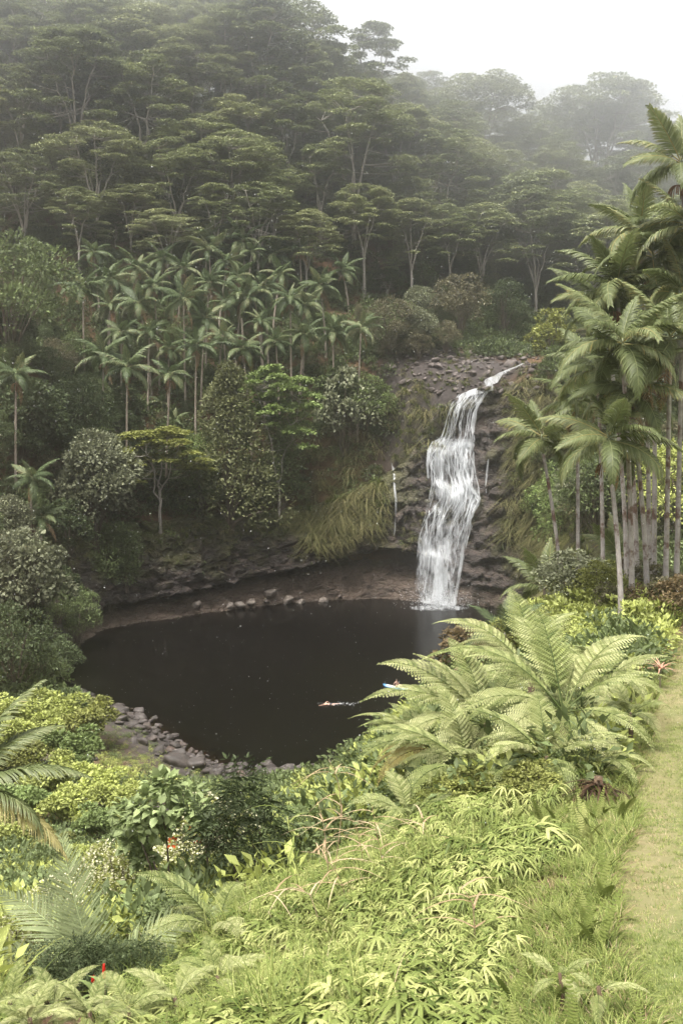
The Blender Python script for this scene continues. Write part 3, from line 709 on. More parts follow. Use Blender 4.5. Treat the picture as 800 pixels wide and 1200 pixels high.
def make_palm(label, base, top, near, rng, group, nf=11, scl=1.0, seed=True, dead=1, name='palm_tree', upright=0.0, trunkmat=None):
    """a slim feather palm: trunk, green crownshaft, fronds, now and then a dead frond and a seed cluster"""
    base = np.asarray(base, float); d = np.asarray(top, float) - base
    r = thing(name, label, 'palm tree', base, 0, 1.0, group)
    rt = (0.10 if near else 0.15)
    obj('trunk', trunk_mesh('palm_trunk', d[2] - .8 * scl, d[:2] * .93, rt * 1.15, rt * .85, trunkmat or (M_PTRUNK if near else M_PTRUNKF), 8 if near else 6, 22 if near else 9), r)
    g = Geo(); e = np.array([d[0], d[1], d[2]]); s = np.array([d[0] * .93, d[1] * .93, d[2] - .85 * scl])
    tube(g, [s, s + (e - s) * .3, s + (e - s) * .8, e + (0, 0, .15)], [rt * .95, rt * 1.25, rt * .9, rt * .4], 7)
    obj('crownshaft', g.mesh('palm_crownshaft', M_SHAFT, True), r)
    az0 = rng.uniform(0, 6.3)
    for k in range(nf):
        f = k / max(nf - 1, 1)                                    # 0 youngest, 1 oldest
        el = 1.2 - 1.45 * f ** 0.75 + rng.normal(0, .09) + upright
        src = (NEAR_F if near else FAR_F); vi = min(len(src) - 1, int(f * len(src) * .99 + rng.uniform(-.4, .4))) if k else 0
        o = obj('frond', src[max(vi, 0)], r, loc=(e[0], e[1], e[2] + .1 - .25 * f), scl=scl * rng.uniform(.88, 1.08) * (.75 if k == 0 else 1))
        o.rotation_mode = 'XYZ'; o.rotation_euler = (el, rng.normal(0, .25), az0 + k * 2.399 + rng.normal(0, .15))
        if k == nf - 1 and rng.random() < .04:
            o.material_slots[0].link = 'OBJECT'; o.material_slots[0].material = M_YFROND
    for k in range(dead):
        o = obj('dead_frond', DEAD_F[0 if near else 1], r, loc=(e[0], e[1], e[2] - .5 * scl), scl=scl * rng.uniform(.8, 1.05)); o.rotation_euler = (-1.0 + rng.normal(0, .2), rng.normal(0, .3), rng.uniform(0, 6.3))
    if seed:
        a = rng.uniform(2.5, 4.2); obj('seed_cluster', SEED, r, loc=(e[0] + .12 * math.cos(a), e[1] + .12 * math.sin(a) - .1, e[2] - 1.0 * scl), scl=(.8 if near else 1.35) * rng.uniform(.7, 1.1))
    return r
def solve_palm(px, py, Ht, lo=95, hi=215):
    """where on the hill a palm of height Ht stands whose crown shows at px, py"""
    for _ in range(40):
        D = (lo + hi) / 2; p = at(px, py, D); h = p[2] - drop(p[0], p[1])
        if h > Ht: lo = D
        else: hi = D
    return p, h

# ------------------------------------------------------------------ ferns and grasses
def tree_fern_frond(seed, L=2.6, pairs=21, pl=.52, arch=1.0, mat=M_FERN):
    rng = np.random.default_rng(seed); g = Geo(); n = 15; t = np.linspace(0, 1, n); ang = -arch * t ** 1.4
    P = np.zeros((n, 3)); P[1:, 1] = np.cumsum(np.cos(ang))[1:] * L / (n - 1); P[1:, 2] = np.cumsum(np.sin(ang))[1:] * L / (n - 1)
    tube(g, P, np.linspace(.02, .004, n), 5, tint=.15)
    V, Q, T, TI = [], [], [], []; nn = 0
    for k in range(pairs):
        tk = .14 + .86 * k / (pairs - 1); B = np.array([np.interp(tk, t, P[:, c]) for c in range(3)]); A = np.interp(tk, t, ang)
        f = np.array([0, math.cos(A), math.sin(A)]); u = np.array([0, -math.sin(A), math.cos(A)])
        ln = pl * min(1, (tk - .05) * 4.5) ** .8 * max(.06, 1 - max(0, tk - .35) / .66) ** .75
        for sx in (-1, 1):
            m = max(4, int(13 * ln / pl) + 2); q = np.linspace(0, 1, m)
            dro = rng.uniform(.8, 1.25); d0 = np.array([sx, 0, 0]) * .95 + f * (.45 + .35 * tk) + u * .3; d0 /= np.linalg.norm(d0)
            C = B + d0 * (q * ln)[:, None] + np.array([0, 0, -1.0]) * (q ** 2.6 * ln * .5 * dro)[:, None] + f * (q ** 2 * ln * .16)[:, None]
            ct = np.gradient(C, axis=0); ct /= np.linalg.norm(ct, axis=1, keepdims=True)
            side = np.cross(ct, u); side /= np.linalg.norm(side, axis=1, keepdims=True)
            w = .064 * (L / 2.6) * np.sin(np.clip(q * .82 + .18, 0, 1) * math.pi) ** .6 * (ln / pl) ** .35
            ti = np.clip(rng.normal(.5, .1) + rng.normal(0, .06, m) + .12 * q, 0, 1); step = ln / (m - 1)
            for s2 in (-1, 1):
                a = C - ct * step * .47; b = C + ct * step * .47
                e = C + side * s2 * w[:, None] + ct * w[:, None] * .3 + np.array([0, 0, -1.0]) * w[:, None] * .75
                VV = np.stack([a, b, e + ct * step * .22, e - ct * step * .22], 1).reshape(-1, 3); V.append(VV)
                Q.append((np.arange(m) * 4)[:, None] + np.array([[0, 1, 2, 3]]) + nn); nn += 4 * m; TI.append(np.repeat(ti, 4))
    g.add(np.concatenate(V), np.concatenate(Q), None, np.concatenate(TI))
    return g.mesh('tree_fern_frond', mat)
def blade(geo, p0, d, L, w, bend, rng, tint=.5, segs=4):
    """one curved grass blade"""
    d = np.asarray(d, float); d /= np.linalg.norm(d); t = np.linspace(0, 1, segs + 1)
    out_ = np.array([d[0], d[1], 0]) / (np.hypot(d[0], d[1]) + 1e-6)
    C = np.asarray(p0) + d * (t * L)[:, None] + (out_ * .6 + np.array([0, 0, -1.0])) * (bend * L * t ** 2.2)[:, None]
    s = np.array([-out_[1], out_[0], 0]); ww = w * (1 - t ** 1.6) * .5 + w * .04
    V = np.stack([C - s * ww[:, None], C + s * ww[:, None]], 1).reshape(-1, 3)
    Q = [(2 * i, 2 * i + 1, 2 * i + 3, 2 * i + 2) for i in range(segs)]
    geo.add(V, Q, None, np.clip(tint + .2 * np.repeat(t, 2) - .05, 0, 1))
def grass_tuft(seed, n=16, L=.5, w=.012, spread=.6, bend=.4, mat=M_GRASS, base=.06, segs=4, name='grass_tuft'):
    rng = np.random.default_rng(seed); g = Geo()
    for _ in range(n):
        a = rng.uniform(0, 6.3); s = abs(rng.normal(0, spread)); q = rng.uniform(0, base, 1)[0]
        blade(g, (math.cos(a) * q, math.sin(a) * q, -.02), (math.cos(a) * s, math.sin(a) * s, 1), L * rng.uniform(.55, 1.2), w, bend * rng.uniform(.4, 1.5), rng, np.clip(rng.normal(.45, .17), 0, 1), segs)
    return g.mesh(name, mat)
def stag_fern(seed, Hh=.55, mat=M_STAG):
    """a false staghorn fern: wiry stalk, forked twice, ending in drooping comb-like blades"""
    rng = np.random.default_rng(seed); g = Geo()
    def pinna(p, d, L, ti):
        d = np.asarray(d, float); d /= np.linalg.norm(d); n = 6; t = np.linspace(0, 1, n)
        C = p + d * (t * L)[:, None] + np.array([0, 0, -1.0]) * (t ** 1.9 * L * rng.uniform(.5, 1.3))[:, None]
        ct = np.gradient(C, axis=0); ct /= np.linalg.norm(ct, axis=1, keepdims=True); side = np.cross(ct, [0, 0, 1.0]); side /= np.linalg.norm(side, axis=1, keepdims=True) + 1e-6
        w = L * .075 * np.sin(np.clip(t * .86 + .12, 0, 1) * math.pi) ** .7 + .001; dz = np.array([0, 0, 1.0]) * (w * .45)[:, None]
        V = np.stack([C - side * w[:, None] - dz, C, C + side * w[:, None] - dz], 1).reshape(-1, 3)
        g.add(V, [(3 * i + q, 3 * i + q + 1, 3 * i + q + 4, 3 * i + q + 3) for i in range(n - 1) for q in (0, 1)], None, np.clip(np.repeat(ti + .2 * t, 3), 0, 1))
    for st in range(2):
        a0 = rng.uniform(0, 6.3); top = np.array([math.cos(a0) * .12, math.sin(a0) * .12, Hh * rng.uniform(.75, 1.1)])
        tube(g, bez((0, 0, -.1), (0, 0, Hh * .5), top, 4), [.005, .004, .004, .003], 3, tint=.2, cap=False)
        for k in range(3):
            a = a0 + k * 2.1 + rng.normal(0, .25); ti = np.clip(rng.normal(.48, .14), 0, 1)
            q = top + np.array([math.cos(a) * .09, math.sin(a) * .09, .035 * rng.uniform(-.5, 1)])
            tube(g, [top, q], [.003, .003], 3, tint=.3, cap=False)
            for da in (-1.5, -.85, -.3, .3, .85, 1.5):
                if rng.random() < .85: pinna(q, (math.cos(a + da + rng.normal(0, .12)), math.sin(a + da), rng.uniform(-.1, .45)), (.27 - .05 * abs(da)) * rng.uniform(.65, 1.25), np.clip(ti + rng.normal(0, .06), 0, 1))
    return g.mesh('staghorn_fern', mat)
def sword_fern(seed, L=.42, n=7, mat=M_STAG):
    rng = np.random.default_rng(seed); g = Geo()
    for _ in range(n):
        a = rng.uniform(0, 6.3); s = rng.uniform(.05, .45); d = np.array([math.cos(a) * s, math.sin(a) * s, 1]); d /= np.linalg.norm(d); l = L * rng.uniform(.6, 1.15)
        k = 16; t = np.linspace(.12, 1, k); C = d * (t * l)[:, None] + np.array([math.cos(a), math.sin(a), -.6]) * (t ** 2.4 * l * .22)[:, None]
        side = np.array([-math.sin(a), math.cos(a), 0]); w = .03 * np.sin(np.clip(t * .78 + .2, 0, 1) * math.pi) ** .7; st = l / k; ti = np.clip(rng.normal(.5, .15), 0, 1)
        for sx in (-1, 1):
            V = np.stack([C - d * st * .3, C + d * st * .3, C + side * sx * w[:, None] + d * st * .45, C + side * sx * w[:, None]], 1).reshape(-1, 3)
            g.add(V, (np.arange(k) * 4)[:, None] + np.array([[0, 1, 2, 3]]), None, np.clip(np.repeat(ti + .1 * t, 4), 0, 1))
    return g.mesh('sword_fern', mat)
PROTO = {}
def proto(name, me):
    o = bpy.data.objects.new(name, me); return o                 # kept out of the scene: only instanced
def gn_scatter(name, pts, rot, scl, idx, protos):
    """one object of kind stuff that instances a few plants on many points"""
    pts = np.asarray(pts, np.float32); me = bpy.data.meshes.new(name + '_points')
    me.vertices.add(len(pts)); me.vertices.foreach_set('co', pts.ravel())
    for nm, ty, arr in (('rot', 'FLOAT_VECTOR', rot), ('scl', 'FLOAT', scl), ('idx', 'INT', idx)):
        a = me.attributes.new(nm, ty, 'POINT'); a.data.foreach_set('vector' if ty == 'FLOAT_VECTOR' else 'value', np.asarray(arr, np.int32 if ty == 'INT' else np.float32).ravel())
    o = obj(name, me); tag(o, kind='stuff')
    t = bpy.data.node_groups.new(name + '_nodes', 'GeometryNodeTree')
    t.interface.new_socket('Geometry', in_out='INPUT', socket_type='NodeSocketGeometry'); t.interface.new_socket('Geometry', in_out='OUTPUT', socket_type='NodeSocketGeometry')
    gi = t.nodes.new('NodeGroupInput'); go = t.nodes.new('NodeGroupOutput'); jn = t.nodes.new('GeometryNodeJoinGeometry')
    def na(nm, ty):
        x = t.nodes.new('GeometryNodeInputNamedAttribute'); x.data_type = ty; x.inputs['Name'].default_value = nm
        return next(s for s in x.outputs if s.name == 'Attribute' and s.enabled)
    r_, s_, i_ = na('rot', 'FLOAT_VECTOR'), na('scl', 'FLOAT'), na('idx', 'INT')
    e2 = t.nodes.new('FunctionNodeEulerToRotation'); t.links.new(r_, e2.inputs[0])
    for k, po in enumerate(protos):
        cmp_ = t.nodes.new('FunctionNodeCompare'); cmp_.data_type = 'INT'; cmp_.operation = 'EQUAL'
        ins = [s for s in cmp_.inputs if s.enabled]; t.links.new(i_, ins[0]); ins[1].default_value = k
        oi = t.nodes.new('GeometryNodeObjectInfo'); oi.inputs['Object'].default_value = po; oi.inputs['As Instance'].default_value = True
        ip = t.nodes.new('GeometryNodeInstanceOnPoints')
        t.links.new(gi.outputs[0], ip.inputs['Points']); t.links.new(cmp_.outputs[0], ip.inputs['Selection']); t.links.new(oi.outputs['Geometry'], ip.inputs['Instance'])
        t.links.new(e2.outputs[0], ip.inputs['Rotation']); t.links.new(s_, ip.inputs['Scale']); t.links.new(ip.outputs[0], jn.inputs[0])
    t.links.new(jn.outputs[0], go.inputs[0])
    md = o.modifiers.new('scatter', 'NODES'); md.node_group = t
    return o
# ------------------------------------------------------------------ the waterfall
m_fall, n, o = new_mat('falling_water')
geo_ = N(n, 'ShaderNodeNewGeometry')
mp = N(n, 'ShaderNodeMapping'); mp.inputs['Scale'].default_value = (3.4, 0.3, 0.62); n.links.new(geo_.outputs['Position'], mp.inputs[0])
ns = noise(n, 1.0, 7, 0.72, mp.outputs[0], 0.35)
mp2 = N(n, 'ShaderNodeMapping'); mp2.inputs['Scale'].default_value = (0.55, 0.1, 0.26); n.links.new(geo_.outputs['Position'], mp2.inputs[0])
ns2 = noise(n, 1.0, 3, 0.6, mp2.outputs[0])
at_ = N(n, 'ShaderNodeAttribute', attribute_name='tint')
s1 = N(n, 'ShaderNodeMath', operation='ADD'); n.links.new(ns.outputs[0], s1.inputs[0]); n.links.new(at_.outputs['Fac'], s1.inputs[1])
s2 = N(n, 'ShaderNodeMath', operation='MULTIPLY_ADD', i_1=0.95); n.links.new(ns2.outputs[0], s2.inputs[0]); n.links.new(s1.outputs[0], s2.inputs[2])
al = ramp(n, [(0.0, (0, 0, 0)), (1.0, (1, 1, 1))]); mr = N(n, 'ShaderNodeMapRange', i_1=1.2, i_2=1.8); n.links.new(s2.outputs[0], mr.inputs[0])
dif = N(n, 'ShaderNodeBsdfPrincipled', i_Roughness=0.5); dif.inputs['Base Color'].default_value = (0.7, 0.72, 0.74, 1)
tl = N(n, 'ShaderNodeBsdfTranslucent'); tl.inputs[0].default_value = (0.74, 0.78, 0.8, 1)
mx = N(n, 'ShaderNodeMixShader', i_0=0.35); n.links.new(dif.outputs[0], mx.inputs[1]); n.links.new(tl.outputs[0], mx.inputs[2])
tr = N(n, 'ShaderNodeBsdfTransparent'); m2 = N(n, 'ShaderNodeMixShader')
n.links.new(mr.outputs[0], m2.inputs[0]); n.links.new(tr.outputs[0], m2.inputs[1]); n.links.new(mx.outputs[0], m2.inputs[2]); n.links.new(m2.outputs[0], o.inputs[0])

def face_y(x, z):
    best = None
    r = CBVH.ray_cast(Vector((x, 138, z)), Vector((0, 1, 0)), 60)
    return r[0].y if r[0] is not None else None
FL = np.array([(462, 541, 577), (475, 527, 565), (492, 524, 561), (513, 520, 559), (520, 510, 559), (533, 504, 557), (552, 506, 558), (574, 507, 562), (585, 505, 564), (596, 502, 560), (612, 496, 554), (632, 491, 548), (667, 489, 541), (695, 488, 536), (716, 494, 533)], float)
def sheet(geo, lo, hi, off, u0, u1, nu, nv, seed, dens=0.0, flare=0.0, key=None):
    """a film of water running down the rock between two fractions of the fall's width"""
    pys = np.linspace(lo, hi, nv); V = np.zeros((nv, nu, 3)); TI = np.zeros((nv, nu))
    for j, u in enumerate(np.linspace(u0, u1, nu)):
        ymin = 1e9
        for i, py in enumerate(pys):
            L, R = np.interp(py, FL[:, 0], FL[:, 1]), np.interp(py, FL[:, 0], FL[:, 2])
            px = L + (R - L) * u; pt = at(px, py, 151.5); x, z = pt[0], max(pt[2], 0.02)
            y = face_y(x, z); y = ymin + .05 if y is None else y
            ymin = min(ymin, y - off + 0.05 * math.sin(j * 2.7 + i * .8 + seed))
            V[i, j] = (x, ymin, z)
            e = min(u, 1 - u)
            TI[i, j] = dens + 0.18 * min(1, e * 6) - .12 + flare * (1 - abs(u - .5) * 1.6) * (i / nv) + (0.22 * math.exp(-((py - 522) / 7) ** 2) + .16 * math.exp(-((py - 580) / 8) ** 2) + .12 * math.exp(-((py - 640) / 12) ** 2) + .25 * sstep(690, 716, py) - .12 * sstep(470, 490, py) * (1 - sstep(505, 520, py)))
    k = (np.arange(nv - 1)[:, None] * nu + np.arange(nu - 1)[None]).ravel()
    geo.add(V.reshape(-1, 3), np.c_[k, k + 1, k + nu + 1, k + nu], None, TI.ravel())
def strand(geo, pts, w, ti):
    pts = np.asarray(pts, float); n_ = len(pts); w = np.broadcast_to(w, (n_,))
    V = np.stack([pts - np.array([1, 0, 0]) * w[:, None] / 2, pts + np.array([0, -.04, 0]), pts + np.array([1, 0, 0]) * w[:, None] / 2], 1).reshape(-1, 3)
    Q = [(3 * i + a, 3 * i + a + 1, 3 * i + a + 4, 3 * i + a + 3) for i in range(n_ - 1) for a in (0, 1)]
    geo.add(V, Q, None, np.repeat(np.broadcast_to(ti, (n_,)), 3))
def run_strand(geo, pxy, w, ti, off=.45):
    P = []; ym = 1e9
    for px, py in pxy:
        pt = at(px, py, 151.5); y = face_y(pt[0], max(pt[2], .1)); y = ym if y is None else y
        ym = min(ym, y - off); P.append((pt[0], ym, max(pt[2], .03)))
    strand(geo, P, w, ti)
fall = thing('waterfall', 'tall white waterfall cascading down the dark stepped cliff into the pool', 'waterfall', (15, 151, 0))
def fpart(name, g): 
    o = obj(name, g.mesh(name, m_fall, True), fall); o.location = (-15, -151, 0); return o
g = Geo(); sheet(g, 458, 524, .25, 0, 1, 26, 26, 0, .33); sheet(g, 460, 524, .55, .05, .8, 20, 22, 2, .22); fpart('upper_curtain', g)
g = Geo(); sheet(g, 518, 600, .3, 0, 1, 28, 34, 1, .34); sheet(g, 520, 600, .6, .1, .95, 22, 30, 4, .24); fpart('middle_cascade', g)
g = Geo(); sheet(g, 590, 717, .3, 0, 1, 28, 44, 3, .30, .14); sheet(g, 592, 717, .7, .08, .9, 22, 40, 5, .22, .22); fpart('lower_curtain', g)
rng = np.random.default_rng(3)
for k in range(70):
    lo = rng.choice([460, 470, 515, 525, 575, 590, 600]); hi = min(716, lo + rng.uniform(40, 140)); u = rng.beta(1.4, 1.4); pys = np.linspace(lo, hi, 12)
    wv = u + np.cumsum(rng.normal(0, .03, 12)); pp = [(np.interp(y, FL[:, 0], FL[:, 1]) + (np.interp(y, FL[:, 0], FL[:, 2]) - np.interp(y, FL[:, 0], FL[:, 1])) * np.clip(v, 0, 1), y) for y, v in zip(pys, wv)]
    g = Geo(); run_strand(g, pp, rng.uniform(.08, .3) * np.sin(np.linspace(.3, 3.0, 12)) ** .5, rng.uniform(.5, .66), rng.uniform(.5, .9)); fpart('water_strand', g)
g = Geo(); run_strand(g, [(574, 458), (568, 467), (562, 477), (559, 490), (558, 505), (558, 518)], [.5, .5, .45, .35, .3, .3], .55, .6); fpart('water_strand', g)
g = Geo(); run_strand(g, [(557, 530), (557, 545), (555, 560), (553, 570), (556, 578), (562, 584), (560, 592), (553, 602), (548, 615), (543, 640), (539, 665), (534, 695), (530, 714)], [.3, .4, .45, .4, .5, .5, .45, .5, .4, .4, .45, .5, .6], .5, .7); fpart('water_strand', g)
g = Geo(); run_strand(g, [(522, 514), (512, 518), (505, 528), (503, 545), (504, 562)], [.5, .6, .5, .4, .3], .66, .7); fpart('water_strand', g)
g = Geo(); run_strand(g, [(519, 640), (518, 655), (517, 670), (516, 690), (514, 714)], [1.2, 1.6, 1.9, 2.2, 2.6], .56, 1.0); fpart('water_strand', g)
# the stream feeding it
g = Geo(); P = []
for px, py in [(612, 432), (604, 436), (596, 439), (590, 442), (583, 446), (577, 450), (574, 455), (571, 460)]:
    h = hit(px, py); P.append(h if h is not None else at(px, py, 160))
P = np.array(P); P[:, 2] += .8
w = np.array([.35, .6, .9, 1.2, 1.3, 1.3, 1.2, .9]); d = np.gradient(P, axis=0); s = np.cross(d, [0, 0, 1.0]); s /= np.linalg.norm(s, axis=1, keepdims=True)
V = np.stack([P - s * w[:, None], P + (0, 0, .12), P + s * w[:, None]], 1).reshape(-1, 3)
g.add(V, [(3 * i + a, 3 * i + a + 1, 3 * i + a + 4, 3 * i + a + 3) for i in range(len(P) - 1) for a in (0, 1)], None, np.repeat(.5, 3 * len(P))); fpart('upper_stream', g)
g = Geo(); P2 = [at(px, py, 155) for px, py in [(577, 452), (566, 455), (556, 457), (546, 461), (536, 468)]]; P2 = np.array(P2)
for q in P2: q[1] = (face_y(q[0], q[2] - .6) or 155) - .3
w = np.array([1, 1, 1, 1, .6]); V = np.stack([P2 + (0, 1.5, .25), P2 + (0, .3, .2), P2 - (0, .1, .7)], 1).reshape(-1, 3)
g.add(V, [(3 * i + a, 3 * i + a + 1, 3 * i + a + 4, 3 * i + a + 3) for i in range(4) for a in (0, 1)], None, .58); fpart('lip_flow', g)
# foam where it lands
g = Geo(); c0 = at(513, 714.5, 150); r_ = np.linspace(0, 1, 7); a_ = np.linspace(0, 2 * math.pi, 25)[:-1]
V = [(c0[0] + math.cos(a) * q * 4.6, c0[1] - 1.3 + math.sin(a) * q * 2.2, .03 + .25 * (1 - q)) for q in r_[1:] for a in a_]; V = [(c0[0], c0[1] - 1.3, .4)] + V
Q = [(1 + i * 24 + k, 1 + i * 24 + (k + 1) % 24, 1 + (i + 1) * 24 + (k + 1) % 24, 1 + (i + 1) * 24 + k) for i in range(5) for k in range(24)]
g.add(V, Q, [(0, 1 + k, 1 + (k + 1) % 24) for k in range(24)], np.r_[.7, np.repeat(.62 - .34 * r_[1:], 24)]); fpart('foam', g)
# the two thin side trickles
def trickle(label, pts, w, nm='side_trickle'):
    g = Geo(); run_strand(g, pts, w, .47, .35); me = g.mesh('thin_waterfall', m_fall, True)
    tag(obj('thin_waterfall', me), label, 'waterfall', 'thin trickles beside the main fall')
g = Geo()
for _ in range(900):
    q = rng.normal(size=3) * (2.4, 1.0, .9); q[2] = abs(q[2]) * 1.6; s_ = rng.uniform(.02, .075); scatter(g, np.array([(1, 0, 0), (0, 1, 0), (-1, 0, 0), (0, -1, 0), (0, 0, 1), (0, 0, -1.0)]), None, [(0, 1, 4), (1, 2, 4), (2, 3, 4), (3, 0, 4), (1, 0, 5), (2, 1, 5), (3, 2, 5), (0, 3, 5)], [(c0[0] + q[0], c0[1] - 1.4 + q[1], q[2] + .05)], np.eye(3)[None], s_, [.9])
fpart('spray', g)
trickle('thin white trickle falling down the cliff left of the main waterfall', [(463, 541), (464, 550), (465, 560), (465, 575), (466, 588), (466, 605), (465, 622), (464, 632)], [.15, .3, .38, .36, .32, .26, .2, .08])
trickle('short thin trickle on the dark rock right of the main waterfall', [(573, 538), (572, 548), (571, 558), (570, 568), (570, 578)], [.14, .28, .3, .2, .08])

# ------------------------------------------------------------------ boulders
m_bould, n, o = new_mat('boulder_stone')
tc = N(n, 'ShaderNodeTexCoord'); oi = N(n, 'ShaderNodeObjectInfo')
n1 = noise(n, 2.2, 8, 0.7, tc.outputs['Object']); n2 = noise(n, 9, 5, 0.7, tc.outputs['Object'])
r1 = ramp(n, [(0.3, (0.018, 0.015, 0.013)), (0.55, (0.062, 0.053, 0.047)), (0.75, (0.15, 0.132, 0.118))]); n.links.new(n1.outputs[0], r1.inputs[0])
r2 = ramp(n, [(0.0, (0.55, 0.48, 0.45)), (0.5, (0.95, 0.9, 0.9)), (0.85, (1.05, 1.0, 1.02)), (1.0, (1.1, .78, .6))]); n.links.new(oi.outputs['Random'], r2.inputs[0])
mm = N(n, 'ShaderNodeMixRGB', blend_type='MULTIPLY', i_0=1.0); n.links.new(r1.outputs[0], mm.inputs[1]); n.links.new(r2.outputs[0], mm.inputs[2])
p = N(n, 'ShaderNodeBsdfPrincipled', i_Roughness=0.6); n.links.new(mm.outputs[0], p.inputs['Base Color'])
bp = N(n, 'ShaderNodeBump', i_Strength=0.7, i_Distance=0.08); n.links.new(n2.outputs[0], bp.inputs['Height']); n.links.new(bp.outputs[0], p.inputs['Normal']); n.links.new(p.outputs[0], o.inputs[0])
M_PALEROCK = plain_mat('pale_rock', (0.27, 0.23, 0.195), .7, (0.06, 0.045, 0.036), 1.6)
M_BASALT = plain_mat('brown_basalt', (0.15, 0.122, 0.11), .75, (0.03, 0.024, 0.021), 1.5)
M_DARKROCK = plain_mat('dark_rock', (0.12, 0.09, 0.075), .6, (0.03, 0.023, 0.02), 2.0)
import bmesh
def boulder_mesh(seed):
    bm = bmesh.new(); bmesh.ops.create_icosphere(bm, subdivisions=3, radius=1.0)
    V = np.array([v.co for v in bm.verts]); d, c, e = worley(V * 1.1 + seed * 7.3, seed)
    rng = np.random.default_rng(seed); rad = 1 + fbm(V * 0.9 + seed, 3, seed) * .3 + (c - .5) * .25
    for _ in range(14):                                          # broken faces
        nrm = rng.normal(size=3); nrm /= np.linalg.norm(nrm); h = rng.uniform(.48, .8); dd = (V * rad[:, None]) @ nrm; rad = np.where(dd > h, rad * h / np.maximum(dd, 1e-6), rad)
    V = V * rad[:, None] * np.array([1, .85, .68])
    F = np.array([[v.index for v in f.verts] for f in bm.faces]); bm.free()
    return mesh_np('boulder', V, F, m_bould, smooth=False)
BOULD = [boulder_mesh(s) for s in range(1, 8)]
def boulder(loc, size, label, group, rng, mat=None, name='boulder'):
    o = obj(name, BOULD[int(rng.integers(len(BOULD)))], None, loc, (rng.normal(0, .35), rng.normal(0, .35), rng.uniform(0, 6.3)), tuple(size * rng.uniform(.8, 1.2, 3)))
    tag(o, label, 'boulder', group)
    if mat: o.material_slots[0].link = 'OBJECT'; o.material_slots[0].material = mat
    return o
def in_frame(p, mx=20, my=20):
    x, y, w = proj(p); return w > 1 and -mx < x < 800 + mx and -my < y < 1200 + my
rng = np.random.default_rng(21)
def along(s):                                                    # point and outward normal on the shore
    k = s * PER; i = int(k) % NS; f = k - int(k); j = (i + 1) % NS
    return SH[i] * (1 - f) + SH[j] * f, SHN[i]
pts = []
for _ in range(900):
    s = rng.uniform(16.2, 22.6); b, nn = along(s % 22); of = rng.normal(.5, 1.3); q = b + nn * of; sz = float(np.clip(rng.lognormal(-.75, .55), .18, 1.5))
    if all((q[0] - a[0]) ** 2 + (q[1] - a[1]) ** 2 > ((sz + a[3]) * .62) ** 2 for a in pts): pts.append((q[0], q[1], 0, sz))
    if len(pts) > 230: break
pts.sort(key=lambda a: proj((a[0], a[1], .3))[0])
for i, a in enumerate(pts):
    z = max(Hs(a[0], a[1]), -.35); boulder((a[0], a[1], z + a[3] * .22), a[3], f"{'large' if a[3] > .75 else 'small' if a[3] < .38 else 'grey'} lava boulder on the near pool shore, {ordinal(i)} from the left", 'boulders along the near pool shore', rng)
pts = []
for _ in range(2500):
    px, py = rng.uniform(0, 230), rng.uniform(885, 1030)
    h = hit(px, py)
    if h is None or h[1] < 36: continue
    sz = float(np.clip(rng.lognormal(-1.1, .4), .2, .7))
    if all((h[0] - a[0]) ** 2 + (h[1] - a[1]) ** 2 > ((sz + a[3]) * .6) ** 2 for a in pts): pts.append((h[0], h[1], h[2], sz))
    if len(pts) > 110: break
pts.sort(key=lambda a: proj(a[:3])[0])
for i, a in enumerate(pts):
    boulder((a[0], a[1], a[2] + a[3] * .15), a[3], f"purplish grey lava rock lying on the lower left slope, {ordinal(i)} from the left", 'lava rocks strewn on the lower left slope', rng, name='lava_rock')
pts = []
for _ in range(2500):
    px, py = rng.uniform(440, 640), rng.uniform(398, 462)
    h = hit(px, py)
    if h is None or h[1] > 185 or (px < 470 and py > 440): continue
    sz = float(np.clip(rng.lognormal(-.6, .45), .3, 1.5))
    if all(np.hypot(h[0] - a[0], (h[1] - a[1]) * .7) > (sz + a[3]) * .62 for a in pts): pts.append((h[0], h[1], h[2], sz))
    if len(pts) > 260: break
pts.sort(key=lambda a: proj(a[:3])[0])
for i, a in enumerate(pts):
    boulder((a[0], a[1], a[2] + a[3] * .15), a[3], f"brown basalt block on the rocky ledge above the waterfall, {ordinal(i)} from the left", 'basalt blocks above the fall', rng, M_BASALT, name='basalt_block')
for i, (px, py, sz, lb) in enumerate([(230, 709, 1.1, 'small pale rock at the left end of the ledge under the overhang'), (271, 710, .8, 'first of two low pale rocks at the waterline'), (282, 709, 1.0, 'second of two low pale rocks at the waterline'),
        (292, 707, .9, 'rounded pale rock just left of the tallest pale rock'), (316, 697, 1.5, 'tallest pale rock on the ledge under the overhang'), (336, 704, 1.3, 'long pale rock right of the tallest pale rock'), (352, 706, 1.1, 'low pale rock beside the long pale rock'), (379, 704, 1.1, 'rightmost pale rock on the ledge under the overhang')]):
    h = hit(px, py + 2); boulder(h + np.array([0, -.2, .3]), sz, lb, 'pale rocks under the overhang', rng, M_PALEROCK, name='pale_rock')
for i, px in enumerate(sorted(rng.uniform(140, 640, 14))):      # dark blocks fallen along the foot of the far wall
    h = hit(px, np.interp(px, [140, 220, 300, 400, 480, 560, 640], [738, 724, 714, 706, 712, 717, 716]) - rng.uniform(0, 9))
    if h is None: continue
    boulder(h + np.array([0, -.2, .1]), rng.uniform(.3, .8), f'dark fallen block at the foot of the far cliff, {ordinal(i)} from the left', 'fallen blocks at the cliff foot', rng, M_DARKROCK, name='fallen_block')

